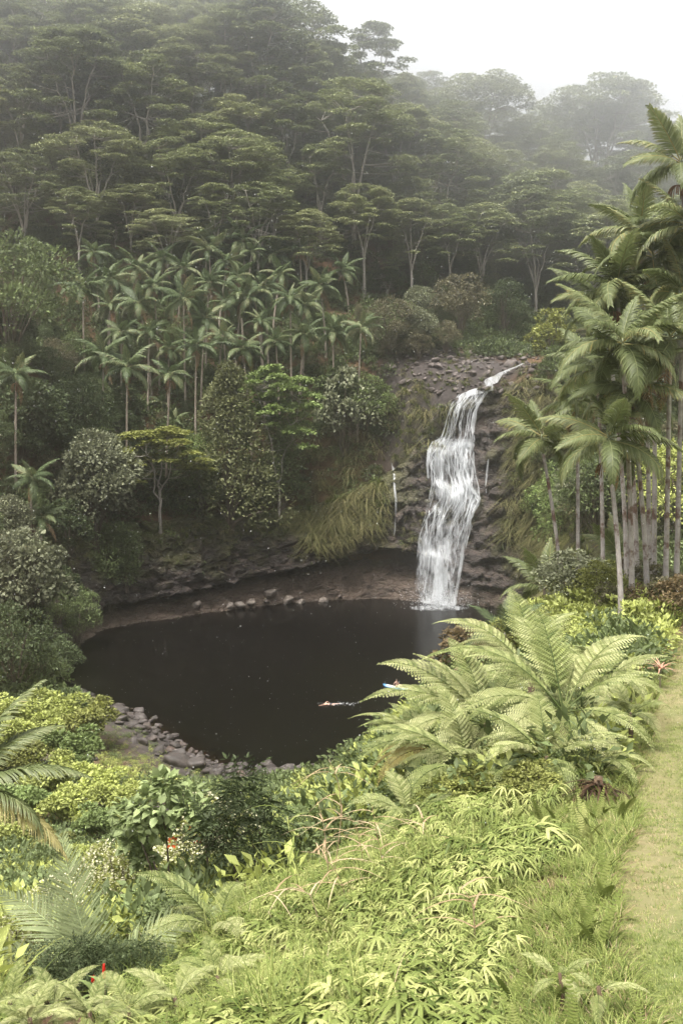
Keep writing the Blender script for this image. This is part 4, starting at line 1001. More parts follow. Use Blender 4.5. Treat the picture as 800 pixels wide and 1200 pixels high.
# ------------------------------------------------------------------ the wooded hill: flat-topped rain trees
ALB = [albizia(200, 29, 11, 4, 84, .46, fork=.24, tk=.8), albizia(201, 27, 10, 5, 80, .46, tk=.75), albizia(202, 31, 9.5, 3, 70, .46, fork=.34, tk=.8), albizia(203, 25, 12, 5, 88, .46, fork=.2, tk=.8), albizia(204, 30, 8, 3, 56, .46, fork=.38, tk=.8)]
ALB_H = [29, 27, 31, 25, 30]
forest = []                                                      # base point, height, kind, rotation
def skyline(px): return np.interp(px, [-80, 300, 330, 360, 395, 402, 425, 430, 500, 512, 630, 650, 745, 775, 800, 900], [-60, -30, 12, 16, 20, 60, 60, 38, 60, 98, 100, 104, 100, 135, 150, 160])
big = [  # px, py of the base, top py, kind, label
    (415, 292, 100, 0, 'broad pale flat-topped tree with a fan of white trunks in the middle of the hillside'), (92, 238, 40, 1, 'tall tree with several pale trunks forking low, above the palm grove at left'),
    (172, 252, 70, 2, 'slim tree with one forked pale trunk above the palm grove'), (438, 205, 36, 4, 'open-crowned tree standing clear against the sky on the skyline'),
    (345, 195, 12, 0, 'dark broad tree on the skyline left of the open-crowned tree'), (575, 318, 200, 0, 'flat-topped tree with a fan of pale trunks right of the hillside centre'), (700, 268, 98, 3, 'wide flat-topped tree on the misty skyline at right'),
    (675, 338, 215, 1, 'misty flat-topped tree with slanting white trunks beside the near palms'), (560, 240, 92, 3, 'dense rounded tree crown on the misty skyline above the waterfall'), (735, 320, 180, 0, 'misty tree just behind the tallest near palm')]
for px, py, ty, k, lb in big:
    h = hit(px, py)
    if h is None: h = at(px, py, 235)
    Ht = (py - ty) * h[1] / FPX; forest.append((h, Ht, k, rng.uniform(0, 6.3), lb))
for _ in range(9000):
    y = rng.uniform(186, 318); x = rng.uniform(-.40, .40) * y
    px0 = 400 + FPX * x / y
    if y < np.interp(px0, [0, 400, 520, 600, 700, 800], [188, 192, 202, 211, 211, 203]): continue
    z = drop(x, y); px, py, w_ = proj((x, y, z))
    if not -70 < px < 870: continue
    mind = 7.6 if y < 235 else 10
    if any((x - f[0][0]) ** 2 + (y - f[0][1]) ** 2 < mind ** 2 for f in forest): continue
    Ht = rng.uniform(17, 32) * (.75 if y < 203 else 1)
    top = proj((x, y, z + Ht))[1]; sk = skyline(px) + rng.uniform(0, 20)
    if px < 325 and 214 < y < 255: Ht = max(Ht, min(44, (py - rng.uniform(-25, 25)) * y / FPX)); top = proj((x, y, z + Ht))[1]
    if top < sk: Ht = max(7, Ht - (sk - top) * y / FPX)
    if proj((x, y, z + Ht))[1] < skyline(px) - 6: continue
    forest.append((np.array([x, y, z]), Ht, int(rng.integers(5)), rng.uniform(0, 6.3), None))
rows = [('on the far misty skyline', lambda f: f[0][1] > 250), ('along the left skyline ridge', lambda f: f[0][1] > 222), ('in the middle of the wooded hillside', lambda f: f[0][1] > 206), ('on the lower edge of the wooded hillside', lambda f: True)]
seen_row = {r[0]: [] for r in rows}
for f in forest:
    if f[4] is None: seen_row[next(r[0] for r in rows if r[1](f))].append(f)
lab = {}
for nm, L in seen_row.items():
    L.sort(key=lambda f: proj(f[0])[0])
    for i, f in enumerate(L): lab[id(f)] = f"flat-topped tree {nm}, {ordinal(i)} from the left"
for f in forest:
    s = f[1] / ALB_H[f[2]]; pl = rng.random() < .4
    t = plant('rain_tree', ALB[f[2]], f[0], s, f[3], f[4] or lab[id(f)], 'tree', 'flat-topped rain trees on the hill', M_ALB[1] if pl else None)
    if s < .8: t.scale = (s * 1.15, s * 1.15, s)

# ------------------------------------------------------------------ the palm grove
GROVE = [(97, 332), (128, 323), (129, 354), (162, 309), (163, 350), (121, 412), (149, 426), (198, 404), (200, 434), (215, 346), (241, 368), (245, 327), (283, 343), (284, 404), (245, 288), (190, 299), (283, 277), (110, 291), (267, 302),
         (240, 275), (323, 294), (279, 320), (298, 341), (311, 333), (329, 317), (357, 353), (356, 386), (323, 396), (390, 384), (423, 380), (401, 311), (351, 287), (295, 290), (215, 310), (180, 330), (265, 352), (305, 372), (340, 345), (230, 400), (262, 392), (175, 385), (142, 385), (375, 330)]
GROVE.sort(key=lambda q: -q[1])
front = sorted([q for q in GROVE if q[1] > 375]); midr = sorted([q for q in GROVE if 322 < q[1] <= 375]); backr = sorted([q for q in GROVE if q[1] <= 322])
rng = np.random.default_rng(5)
M_SHAFT_ = M_SHAFT
SHAFT = M_SHAFT
for q in GROVE:
    row = ('front', front) if q in front else ('middle', midr) if q in midr else ('back', backr)
    p, h = solve_palm(q[0], q[1] + 4, rng.uniform(12, 19) if q[1] > 320 else rng.uniform(7, 13), 118, 205)
    base = np.array([p[0] + rng.normal(0, .7), p[1] + rng.normal(0, .5), 0]); base[2] = drop(base[0], base[1])
    make_palm(f"slender feather palm in the {row[0]} row of the hillside grove, {ordinal(row[1].index(q))} from the left", base, p, False, rng, 'palms in the hillside grove', 13, rng.uniform(.9, 1.45), rng.random() < .5, int(rng.random() < .75))
for px, py, Ht, lo, hi, lb in [(19, 438, 17, 95, 135, 'tall palm with a hanging seed cluster at the left edge of the photo'), (38, 560, 9, 95, 130, 'short palm just right of the tall left-edge palm, its taller twin crown'), (50, 605, 6, 95, 130, 'lowest palm of the trio at left, with drooping fronds'), (496, 262, 13, 170, 215, 'lone misty palm standing on the hillside above the waterfall')]:
    p, h = solve_palm(px, py, Ht, lo, hi); base = np.array([p[0] - .5, p[1], 0]); base[2] = drop(base[0], base[1])
    make_palm(lb, base, p, False, rng, None, 12, 1.15 if py < 500 else .95, py < 500, 1)
# young palms without much trunk low in the grove
for px, py, lb in [(205, 492, 'young palm with bright upright fronds below the grove, left one'), (190, 470, 'young trunkless palm in the shade of the grove')]:
    h = hit(px, py + 14)
    if h is not None: make_palm(lb, h, h + np.array([0, 0, 1.8]), False, rng, None, 8, .75, False, 0, upright=.2)

# ------------------------------------------------------------------ broad-leaved trees and shrubs
B_ROUND = [broadleaf(300, 7, 3.2), broadleaf(301, 7, 3.4, 18, leaf=.26), broadleaf(302, 7, 3.0, 15, leaf=.34, tv=BROAD_V, tt=BROAD_T, per=150)]
B_CONE = [broadleaf(310, 10, 3.4, 26, 330, .3, 'cone', M_MID, base=.06)]
B_FLAT = [albizia(320, 9, 3.6, 2, 60, .27, .2, 150, .22, .2, M_BRIGHT), albizia(321, 8, 4.0, 4, 54, .27, .25, 170, .25, .3, M_OLIVE)]
B_COL = [broadleaf(330, 9, 3.0, 18, 260, .28, 'column', M_BRIGHT)]
B_SILV = [broadleaf(340, 6, 3.1, 24, 330, .24, 'round', M_SILVER, BROAD_V, BROAD_T, blossom=(M_SILVER, .3, .7)), broadleaf(341, 6, 3.3, 22, 260, .3, 'round', M_SILVER, BROAD_V, BROAD_T)]
B_LIME = [broadleaf(350, 5, 3.2, 20, 170, .36, 'flat', M_LIME, BROAD_V, BROAD_T)]
M_CONE = gmat('conical_tree_leaves', (0.15, 0.16, 0.075))
def put(kind, nomH, px, pyb, hpx, label, cat='tree', mat=None, name='broadleaf_tree', group=None, wk=1.0, rz=None, D=None):
    h = hit(px, pyb) if D is None else None
    if D is not None: h = at(px, pyb, D)
    if h is None: return None
    s = hpx * h[1] / FPX / nomH
    r = plant(name, kind, h, s, rng.uniform(0, 6.3) if rz is None else rz, label, cat, group, mat)
    r.scale = (s * wk, s * wk, s); return r
SHR = 'shrub'
put(B_ROUND[1], 7, 14, 432, 165, 'bright green rounded tree at the left edge above the tall palm', mat=M_MID, wk=.95)
put(B_ROUND[0], 7, 92, 520, 85, 'dark green rounded tree below the left end of the grove', mat=M_DARK)
put(B_SILV[0], 6, 112, 640, 135, 'silvery flowering tree on the left bank above the pool', wk=.85)
put(B_SILV[1], 6, 40, 535, 90, 'grey leafy shrub behind the tall left-edge palm', SHR, M_DARK, 'shrub')
put(B_FLAT[1], 8, 188, 612, 115, 'olive spreading tree on the cliff edge left of the conical tree', mat=M_OLIVE, wk=1.15)
put(B_CONE[0], 10, 270, 612, 180, 'dense conical tree on the cliff edge below the palm grove', mat=M_CONE, wk=.95)
put(B_FLAT[0], 9, 326, 600, 175, 'layered pale green tree with a slim white trunk right of the conical tree', mat=M_BRIGHT, wk=.78)
put(B_COL[0], 9, 330, 598, 105, 'mid green bush under the layered pale tree', SHR, M_MID, 'shrub')
put(B_COL[0], 9, 235, 606, 95, 'green bush between the olive tree and the conical tree', SHR, M_BRIGHT, 'shrub')
put(B_ROUND[2], 7, 402, 545, 115, 'grey green tree at the right end of the cliff-top thicket', mat=M_SILVER, wk=.75)
put(B_ROUND[2], 7, 392, 490, 66, 'small dull green tree below the right end of the grove', mat=M_MID)
put(B_ROUND[1], 7, 430, 505, 70, 'bright leafy shrub on the slope left of the dry grass', SHR, M_BRIGHT, 'shrub')
put(B_SILV[0], 6, 487, 412, 50, 'silvery flowering shrub just above the rocky ledge', SHR, None, 'shrub')
put(B_SILV[0], 6, 492, 385, 48, 'second silvery shrub, behind and above the one at the rocky ledge', SHR, None, 'shrub')
put(B_ROUND[0], 7, 538, 400, 80, 'brownish rounded tree above the top of the waterfall', mat=M_BROWNISH)
put(B_ROUND[1], 7, 590, 395, 70, 'dark rounded tree behind the stream above the falls', mat=M_DARK)
put(B_ROUND[2], 7, 646, 435, 72, 'yellowish shrub beside the near palms above the stream', SHR, M_OLIVE, 'shrub')
put(B_ROUND[1], 7, 455, 420, 75, 'dull green tree on the slope left of the rocky ledge', mat=M_BROWNISH)
put(B_SILV[1], 6, 28, 745, 125, 'large-leaved silvery shrub at the left edge beside the pool', SHR, None, 'shrub', wk=.85)
put(B_ROUND[0], 7, 128, 715, 110, 'mid green bushy tree overhanging the left cliff', mat=M_MID, wk=.8)
put(B_ROUND[1], 7, 92, 762, 80, 'green bush hanging over the left corner of the pool', SHR, M_MID, 'shrub', wk=.8)
put(B_ROUND[0], 7, 18, 822, 125, 'dark green bush at the near left corner of the pool', SHR, M_DARK, 'shrub', wk=.95)
put(B_ROUND[2], 7, 80, 660, 75, 'dark leafy bush between the palm trio and the silvery tree', SHR, M_DARK, 'shrub')
put(B_SILV[0], 6, 10, 640, 60, 'pale leafed shrub at the left edge behind the palm trio', SHR, None, 'shrub')
put(B_COL[0], 9, 148, 690, 75, 'narrow green bush at the rim of the left cliff', SHR, M_MID, 'shrub')
put(B_ROUND[1], 7, 20, 700, 80, 'dark green bush behind the large-leaved silvery shrub', SHR, M_DARK, 'shrub')
put(B_ROUND[1], 7, 52, 812, 62, 'low green bush touching the water at the left corner', SHR, M_MID, 'shrub')
# right bank behind the near palms
for px, pyb, hp, kd, nH, mt, lb in [(655, 655, 110, B_COL[0], 9, M_BRIGHT, 'green creeper covered bush on the right wall behind the thin palm trunks'), (700, 640, 120, B_ROUND[1], 7, M_MID, 'mid green tree on the right wall behind the front palm'), (750, 620, 120, B_ROUND[0], 7, M_DARK, 'dark tree behind the palm trunks at right'),
        (795, 640, 130, B_ROUND[1], 7, M_LIME, 'bright yellow green tree seen between the rightmost palm trunks'), (690, 530, 90, B_ROUND[0], 7, M_MID, 'tree on top of the right wall behind the leftmost near palm'), (740, 500, 120, B_ROUND[1], 7, M_DARK, 'dark tree high behind the near palm crowns'), (800, 480, 160, B_ROUND[0], 7, M_DARK, 'dark tree at the right edge behind the palm crowns'),
        (640, 620, 60, B_ROUND[2], 7, M_BRIGHT, 'small bright shrub low on the right wall')]:
    put(kd, nH, px, pyb, hp, lb, mat=mt)
# unnamed understorey: dark trees filling the slope between the named ones
und = []; tries = 0
zones = [(-20, 160, 430, 560), (-20, 90, 560, 800), (150, 440, 440, 520), (-20, 460, 255, 300), (430, 660, 300, 400), (440, 530, 340, 430), (-30, 60, 250, 440), (90, 460, 300, 440), (640, 840, 300, 520), (630, 840, 520, 640), (-20, 480, 190, 258), (470, 740, 290, 350)]
for zi, (x0, x1, y0, y1) in enumerate(zones):
    nn = int((x1 - x0) * (y1 - y0) / (420 if zi > 9 else 950))
    for _ in range(nn * 6):
        if nn <= 0: break
        px, py = rng.uniform(x0, x1), rng.uniform(y0, y1); h = hit(px, py)
        if h is None or h[1] < 92: continue
        if any((h[0] - u[0][0]) ** 2 + (h[1] - u[0][1]) ** 2 + (h[2] - u[0][2]) ** 2 < 4.2 ** 2 for u in und): continue
        und.append((h, zi)); nn -= 1
zname = ['left of the palm grove', 'on the left pool bank', 'below the palm grove', 'above the palm grove', 'on the slope above the stream', 'left of the rocky ledge', 'at the left photo edge', 'among the grove palms', 'behind the near palm crowns', 'behind the near palm trunks', 'between the trunks of the hillside forest', 'between the misty trunks at right']
und.sort(key=lambda u: (u[1], proj(u[0])[0])); cnt = {}
for h, zi in und:
    i = cnt.get(zi, 0); cnt[zi] = i + 1
    k = rng.integers(8); kd, nH = [(B_ROUND[0], 7), (B_ROUND[1], 7), (B_ROUND[2], 7), (B_COL[0], 9), (B_SILV[1], 6), (B_FLAT[1], 8), (B_ROUND[1], 7), (B_ROUND[0], 7)][k]
    s = rng.uniform(4.5, 8) / nH * {1: .7, 2: .42, 7: .55, 10: 1.5, 11: 1.5}.get(zi, 1)
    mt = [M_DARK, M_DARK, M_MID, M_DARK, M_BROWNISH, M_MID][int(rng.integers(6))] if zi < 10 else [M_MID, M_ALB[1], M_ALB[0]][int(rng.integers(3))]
    if k == 4 and rng.random() < .5: mt = M_SILVER
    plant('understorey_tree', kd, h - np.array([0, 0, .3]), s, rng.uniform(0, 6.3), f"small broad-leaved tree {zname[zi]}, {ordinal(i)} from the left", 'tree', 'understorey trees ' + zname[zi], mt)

# ------------------------------------------------------------------ undergrowth, hanging grass and cliff plants (nobody could count them)
rng = np.random.default_rng(77)
g1 = Geo(); blob(g1, (0, 0, .5), (1.2, 1.2, .8), 120, .42, np.random.default_rng(1)); U1 = proto('undergrowth_bush', g1.mesh('undergrowth_bush', M_DARK))
g1 = Geo(); blob(g1, (0, 0, .6), (1.0, 1.0, 1.0), 110, .36, np.random.default_rng(2)); U2 = proto('undergrowth_herb', g1.mesh('undergrowth_herb', M_MID))
U3 = proto('undergrowth_fern', grass_tuft(3, 22, 1.5, .14, .9, .55, M_MID, .2, 4, 'undergrowth_fern'))
P, I = [], []
for _ in range(26000):
    y = 88 + 237 * rng.random() ** 1.25; x = rng.uniform(-.37, .37) * y
    P.append((x, y)); 
P = np.array(P); o_, s_ = shore_dist(P); c_ = cliffness(s_); ok = (o_ > np.where(c_ > .5, cl(4, s_) + 2.2, 5.0)); P = P[ok]
rk_ = np.exp(-(((P[:, 0] - 17) / 12) ** 2 + ((P[:, 1] - 166) / 12) ** 2)); P = P[rk_ < rng.uniform(.25, .7, len(P))]; _q = np.array([proj((a, b, c)) for (a, b), c in zip(P, H(P))]); P = P[~((_q[:, 0] > 545) & (_q[:, 0] < 650) & (_q[:, 1] > 418) & (_q[:, 1] < 480) & (P[:, 1] < 182))]
Z = H(P); gn_scatter('undergrowth', np.c_[P, Z - .1], np.c_[np.zeros((len(P), 2)), rng.uniform(0, 6.3, len(P))], rng.uniform(.7, 1.7, len(P)), rng.integers(0, 3, len(P)), [U1, U2, U3])
def cliff_pts(s0, s1, t0, t1, n_):
    r = []
    i0 = np.searchsorted(cs, s0); i1 = np.searchsorted(cs, s1)
    for _ in range(n_):
        i = int(rng.integers(i0, max(i1, i0 + 1))); j = int(rng.uniform(t0, t1) * (NT - 1)); v = allP[min(j, NR - 1) * nc + min(i, nc - 1)]; r.append((v, cn[min(i, nc - 1)]))
    return r
def hang_tuft(seed, L=1.6):
    r = np.random.default_rng(seed); g = Geo()
    for _ in range(26):
        a = r.uniform(-1.3, 1.3); d = (math.sin(a), -math.cos(a), r.uniform(.0, .9)); blade(g, (r.normal(0, .3), r.normal(0, .1), r.normal(0, .25)), d, L * r.uniform(.5, 1.2), .07, r.uniform(.6, 1.3), r, np.clip(r.normal(.5, .2), 0, 1), 4)
    return g.mesh('hanging_grass_tuft', M_HANG)
T1, T2 = proto('hanging_tuft', hang_tuft(1)), proto('hanging_tuft', hang_tuft(2, 2.2))
T3 = proto('green_tuft', grass_tuft(9, 26, 1.7, .07, .5, .45, M_GRASS, .3))
T4 = proto('ledge_fern', grass_tuft(10, 16, .9, .12, 1.0, .5, M_MID, .1))
T5 = proto('bright_herb', (lambda g_: (blob(g_, (0, 0, .3), (.6, .6, .45), 40, .3, np.random.default_rng(4)), g_.mesh('bright_herb', M_BRIGHT))[1])(Geo()))
L = []
def add_h(lst, ids, s=(.8, 1.4)):
    for v, nn in lst: L.append((v, math.atan2(nn[1], nn[0]) - math.pi / 2, int(rng.choice(ids)), rng.uniform(*s)))
add_h(cliff_pts(6.8, 8.0, .62, 1.0, 230), [0, 1, 1, 2, 4]); add_h(cliff_pts(2.2, 7.5, .75, 1.0, 420), [0, 3, 3, 4, 2], (.5, 1.0)); add_h(cliff_pts(2.2, 8.4, .45, .8, 140), [3, 3, 4, 0], (.4, .8))
add_h(cliff_pts(10.9, 13.5, .35, 1.0, 420), [0, 1, 1, 0, 4, 4, 2]); add_h(cliff_pts(10.3, 11, .55, .95, 40), [3, 4, 0], (.4, .8)); add_h(cliff_pts(8.2, 8.9, .4, .8, 30), [3, 4, 0], (.4, .9)); add_h(cliff_pts(8.6, 10.6, .2, .95, 45), [3], (.25, .5)); add_h(cliff_pts(10.6, 12.5, .2, .5, 60), [0, 3, 4], (.5, 1.0))
add_h(cliff_pts(0.3, 3.2, .3, 1.0, 220), [4, 3, 4], (.7, 1.3))
# the grassy slope left of the fall
for _ in range(620):
    px, py = rng.uniform(345, 530), rng.uniform(452, 600)
    if px > 446 and py > 540 or py < 470 and px > 505 or py > np.interp(px, [345, 400, 450, 460, 520], [605, 600, 590, 545, 520]): continue
    h = hit(px, py)
    if h is not None and h[1] > 140: L.append((h, rng.uniform(-.6, .6), int(rng.choice([0, 1, 2, 2, 2, 4] if px > 440 else [0, 1, 1, 2, 4, 3])), rng.uniform(.5, 1.15)))
for _ in range(260):
    px, py = rng.uniform(455, 660), rng.uniform(395, 460); h = hit(px, py)
    if h is not None: L.append((h, rng.uniform(-.6, .6), int(rng.choice([0, 3, 2])), rng.uniform(.4, .9)))
for _ in range(500):
    px, py = rng.uniform(575, 670), rng.uniform(440, 680); h = hit(px, py)
    if h is not None and h[1] > 95 and vnoise(np.array([[px * .03, py * .02, 0]]))[0] > -.3 and px > np.interp(py, [440, 520, 600, 680], [600, 600, 585, 590]): L.append((h, rng.uniform(-.6, .6), int(rng.choice([0, 1, 1, 4, 3])), rng.uniform(.8, 1.5)))
gn_scatter('hanging_grass', np.array([l[0] for l in L]), np.array([(0, 0, l[1]) for l in L]), np.array([l[3] for l in L]), np.array([l[2] for l in L]), [T1, T2, T3, T4, T5])
# ------------------------------------------------------------------ tree ferns on the right
rng = np.random.default_rng(909)
TF = [tree_fern_frond(400 + k, L=l, arch=a, pairs=p_, pl=.68) for k, (l, a, p_) in enumerate([(2.9, .85, 20), (3.1, 1.15, 21), (2.8, 1.45, 19), (2.9, 1.75, 20)])]
TF_OLD = tree_fern_frond(405, L=2.5, arch=1.5, mat=M_FERNOLD)
def tree_fern(label, px, py, D, hgt, scl, fr, group='tree ferns between the path and the pool'):
    """fr: list of (azimuth deg, elevation deg, mesh, scale); azimuth 0 points away from the camera, 90 to the left"""
    top = at(px, py, D); b = np.array([top[0], top[1], Hs(top[0], top[1])]); hgt = max(.3, top[2] - b[2])
    r = thing('tree_fern', label, 'tree fern', b, 0, 1.0, group)
    g = Geo(); tube(g, [(0, 0, -.3), (.03, 0, hgt * .5), (0, 0, hgt + .05)], np.array([.13, .10, .085]) * scl ** .8, 9); obj('trunk', g.mesh('fern_trunk', M_FSTEM, True), r)
    for az, el, k, s in fr:
        me = TF_OLD if k == 9 else TF[k]
        o = obj('frond', me, r, loc=(0, 0, hgt), scl=scl * s); o.rotation_euler = (math.radians(el), rng.normal(0, .12), math.radians(az))
    return r
def ring(n, el0, el1, a0=0, k=(1, 2, 3), s=(.85, 1.05), skip=None):
    L = []
    for i in range(n):
        f = i / max(1, n - 1); az = a0 + i * 137.5
        L.append((az % 360, el0 + (el1 - el0) * f + rng.normal(0, 4), int(k[min(len(k) - 1, int(f * len(k)))]), rng.uniform(*s)))
    return L
tree_fern('largest tree fern with long arching fronds beside the grassy path', 660, 835, 19, 1, .84, [(0, 62, 0, 1.0), (18, 55, 0, 1.05), (-52, 50, 1, 1.12), (-75, 38, 1, .95), (62, 48, 1, 1.05), (95, 30, 2, 1.0), (40, 42, 1, 1.0), (130, 22, 2, .9), (175, 12, 2, .8), (-120, 18, 2, .8), (-150, 5, 3, .8), (75, 15, 2, 1.0), (-20, 40, 1, .95)])
tree_fern('tree fern with yellow green fronds in the middle of the fern clump', 570, 850, 20, 1, .76, [(20, 60, 0, 1.0), (60, 52, 1, 1.1), (85, 38, 1, 1.1), (110, 25, 2, 1.05), (-30, 50, 0, .9), (-70, 35, 1, .9), (140, 18, 2, 1.0), (170, 10, 3, .9), (-140, 10, 3, .8), (45, 30, 1, 1.0), (70, 62, 0, .9)])
tree_fern('left tree fern with bronzed drooping fronds leaning over the pool', 512, 880, 21, 1, .62, [(80, 45, 1, 1.05), (100, 30, 2, 1.05), (60, 35, 1, 1.0), (120, 18, 9, 1.05), (90, 12, 9, 1.1), (75, 20, 9, .95), (20, 50, 0, .9), (-40, 40, 1, .8), (150, 10, 2, .9), (180, 5, 3, .85), (50, 55, 0, .8)])
tree_fern('tree fern behind, its pale fronds spread against the shrubs', 622, 790, 23.5, 1, .9, [(10, 60, 0, 1.0), (50, 45, 1, 1.05), (80, 30, 1, 1.0), (-40, 48, 1, 1.05), (-80, 30, 1, 1.0), (110, 20, 2, .9), (-110, 20, 2, .9), (150, 15, 2, .9), (-160, 12, 2, .9), (30, 30, 1, 1.0)])
tree_fern('young tree fern low among the leafy undergrowth', 480, 960, 17, .5, .42, ring(8, 50, 10, 20))
tree_fern('low tree fern beside the path with short flat fronds', 690, 895, 18, .5, .5, ring(9, 40, 0, 60))
tree_fern('pale bleached fern at the edge of the path', 738, 838, 20.5, .4, .38, ring(7, 55, 15, 10))
for i, (px, py, D, sc_, lb) in enumerate([(12, 1180, 9.4, .17, 'light green fern in the bottom left corner'), (62, 1188, 9.0, .18, 'light green fern just right of the bottom left corner fern'), (105, 1192, 8.8, .16, 'light green fern below the red torch flowers'), (150, 1186, 9.0, .17, 'light green fern right of the red torch flowers'), (205, 1176, 9.2, .18, 'bright fern between the torch flowers and the fallen branch'), (35, 1200, 8.5, .16, 'fern cut by the bottom edge at far left'), (255, 1150, 9.8, .2, 'fern among the tall grass at lower left')]):
    tree_fern(lb, px, py, D, .4, sc_, ring(11, 60, 5, i * 40), 'small ferns along the bottom left')
tree_fern('tree fern low in front with fronds hanging over the leafy bushes', 548, 902, 18.6, 1, .66, ring(11, 58, 5, 25, (0, 1, 1, 2, 3)))
tree_fern('tree fern low at the foot of the largest one', 640, 890, 17.4, 1, .6, ring(11, 55, 0, 80, (0, 1, 2, 3)))
tree_fern('tree fern peeping out on the right of the clump by the path', 705, 800, 22.5, 1, .62, ring(9, 58, 10, 140, (0, 1, 2)))
tree_fern('small bright fern beyond the crest of the grassy bank', 255, 1092, 13.5, .5, .45, ring(7, 55, 15, 70), None)
tree_fern('pale fern fronds at the bottom of the verge beside the lawn', 655, 1165, 7.6, .3, .11, ring(5, 45, 15, 280), None)
tree_fern('small pale fern overhanging the lawn edge', 700, 1192, 7.2, .3, .12, ring(5, 35, 10, 250), None)

# ------------------------------------------------------------------ the near palm clump on the right
rng = np.random.default_rng(31)
for bx, by, D, tx, ty, sc_, nf, sd, lb in [
    (728, 722, 41, 712, 512, .95, 13, True, 'front palm of the near clump with a clean grey trunk and hanging seed cluster'),
    (740, 713, 42.5, 729, 400, 1.05, 12, False, 'palm with a leaning speckled trunk just behind the front palm'), (758, 711, 43.5, 738, 452, 1.0, 12, False, 'palm with a slim trunk curving left, third trunk of the near clump'),
    (747, 668, 48, 722, 335, 1.1, 13, True, 'palm with a half-hidden trunk and big crown left in the near clump'), (761, 645, 51, 750, 268, 1.0, 13, False, 'tall palm whose pointed crown stands against the misty forest'),
    (779, 705, 44, 785, 395, 1.05, 12, False, 'palm with a thick dark stained trunk in the near clump'), (766, 672, 47, 765, 300, 1.05, 12, True, 'palm with a red-brown trunk behind the dark stained one'),
    (792, 690, 45, 800, 345, 1.05, 12, False, 'palm with a plain pale trunk at the right edge of the photo'), (822, 692, 46, 806, 262, .98, 12, False, 'palm at the right edge, its crown below the topmost one'),
    (818, 700, 45, 797, 190, .92, 12, True, 'topmost palm at the right edge with a browned lower frond'), (663, 652, 55, 634, 512, 1.0, 11, False, 'leftmost near palm with a drooping windblown crown'),
    (678, 655, 55, 676, 468, .95, 11, False, 'second palm from the left on a thin white trunk'), (707, 668, 52, 700, 430, 1.0, 11, False, 'thin white trunked palm left of the front palm'), (735, 680, 49, 708, 355, 1.0, 12, False, 'palm hidden in the middle of the near clump, crown to the left')]:
    b = at(bx, by, D); b[2] = drop(b[0], b[1]); t = at(tx, ty, D + rng.uniform(-1, 1)); make_palm(lb, b, t, True, rng, 'near palm clump beside the path', nf + 1, sc_ * 1.08, sd, int(rng.random() < .7))
YOUNG_F = [frond_mesh('frond_young', 140 + k, L=2.9, nl=36, ll=.8, arch=a, droop=.3, wid=0.06, mat=M_PALMN, sag=.2, rach=.025, fold=.15, ytip=.1) for k, a in enumerate([.35, .8, 1.1, 1.4, 1.7])]
def tuft_palm(label, px, py, D, n_, scl, el, name='young_palm', group=None, fr=None, mat=None):
    b = at(px, py, D); b[2] = Hs(b[0], b[1]) if b[2] - Hs(b[0], b[1]) < 1.2 else b[2]
    r = thing(name, label, 'palm', b, 0, 1.0, group)
    g = Geo(); tube(g, [(0, 0, -2.2), (0, 0, 0), (0, 0, .12)], [.1, .08, .05], 7); obj('stem', g.mesh('palm_stem', M_PTRUNK, True), r)
    L_ = fr or [(k * 137.5 + rng.normal(0, 10), el[0] + (el[1] - el[0]) * k / max(1, n_ - 1), min(4, int(k / n_ * 5)), rng.uniform(.85, 1.1), False) for k in range(n_)]
    for az, e, k, s, yel in L_:
        o = obj('frond', (YOUNG_F if mat else NEAR_F)[k], r, scl=scl * s); o.rotation_euler = (math.radians(e), rng.normal(0, .2), math.radians(az))
        if yel or mat: o.material_slots[0].link = 'OBJECT'; o.material_slots[0].material = M_YFROND if yel else mat
    return r
tuft_palm('palm leaning in from the left edge with one yellowing frond', -48, 925, 14, 9, .62, None, 'palm_tree', None, [(-70, 62, 0, 1.0, False), (-80, 22, 1, 1.0, False), (-88, -12, 1, 1.0, True), (-60, 45, 1, .9, False), (-100, 5, 2, .8, False), (90, 30, 1, 1, False), (180, 20, 2, 1, False), (120, 40, 1, 1, False), (20, 40, 1, 1, False)])
tuft_palm('young palm with one tall upright frond in the lower left', 118, 1080, 13.5, 9, .72, None, 'young_palm', None, [(10, 82, 0, 1.05, False), (60, 58, 2, 1.05, False), (-55, 50, 2, 1.0, False), (85, 38, 2, .95, False), (-85, 30, 3, .9, False), (130, 30, 3, .8, False), (-130, 25, 3, .8, True), (-75, 5, 1, .7, True), (30, 60, 1, .9, False)], gmat('young_palm_leaves', (0.19, 0.22, 0.11)))
tuft_palm('small understorey palm at the foot of the right cliff', 638, 690, 52, 9, .95, (75, 5), 'young_palm', 'understorey palms')
tuft_palm('grey green fan of a small palm above the tree ferns', 592, 745, 40, 8, .7, (70, 15), 'young_palm', 'understorey palms', None, M_PALM)
tuft_palm('small palm in the shade between the near palm trunks', 730, 655, 55, 9, 1.0, (70, 0), 'young_palm', 'understorey palms')

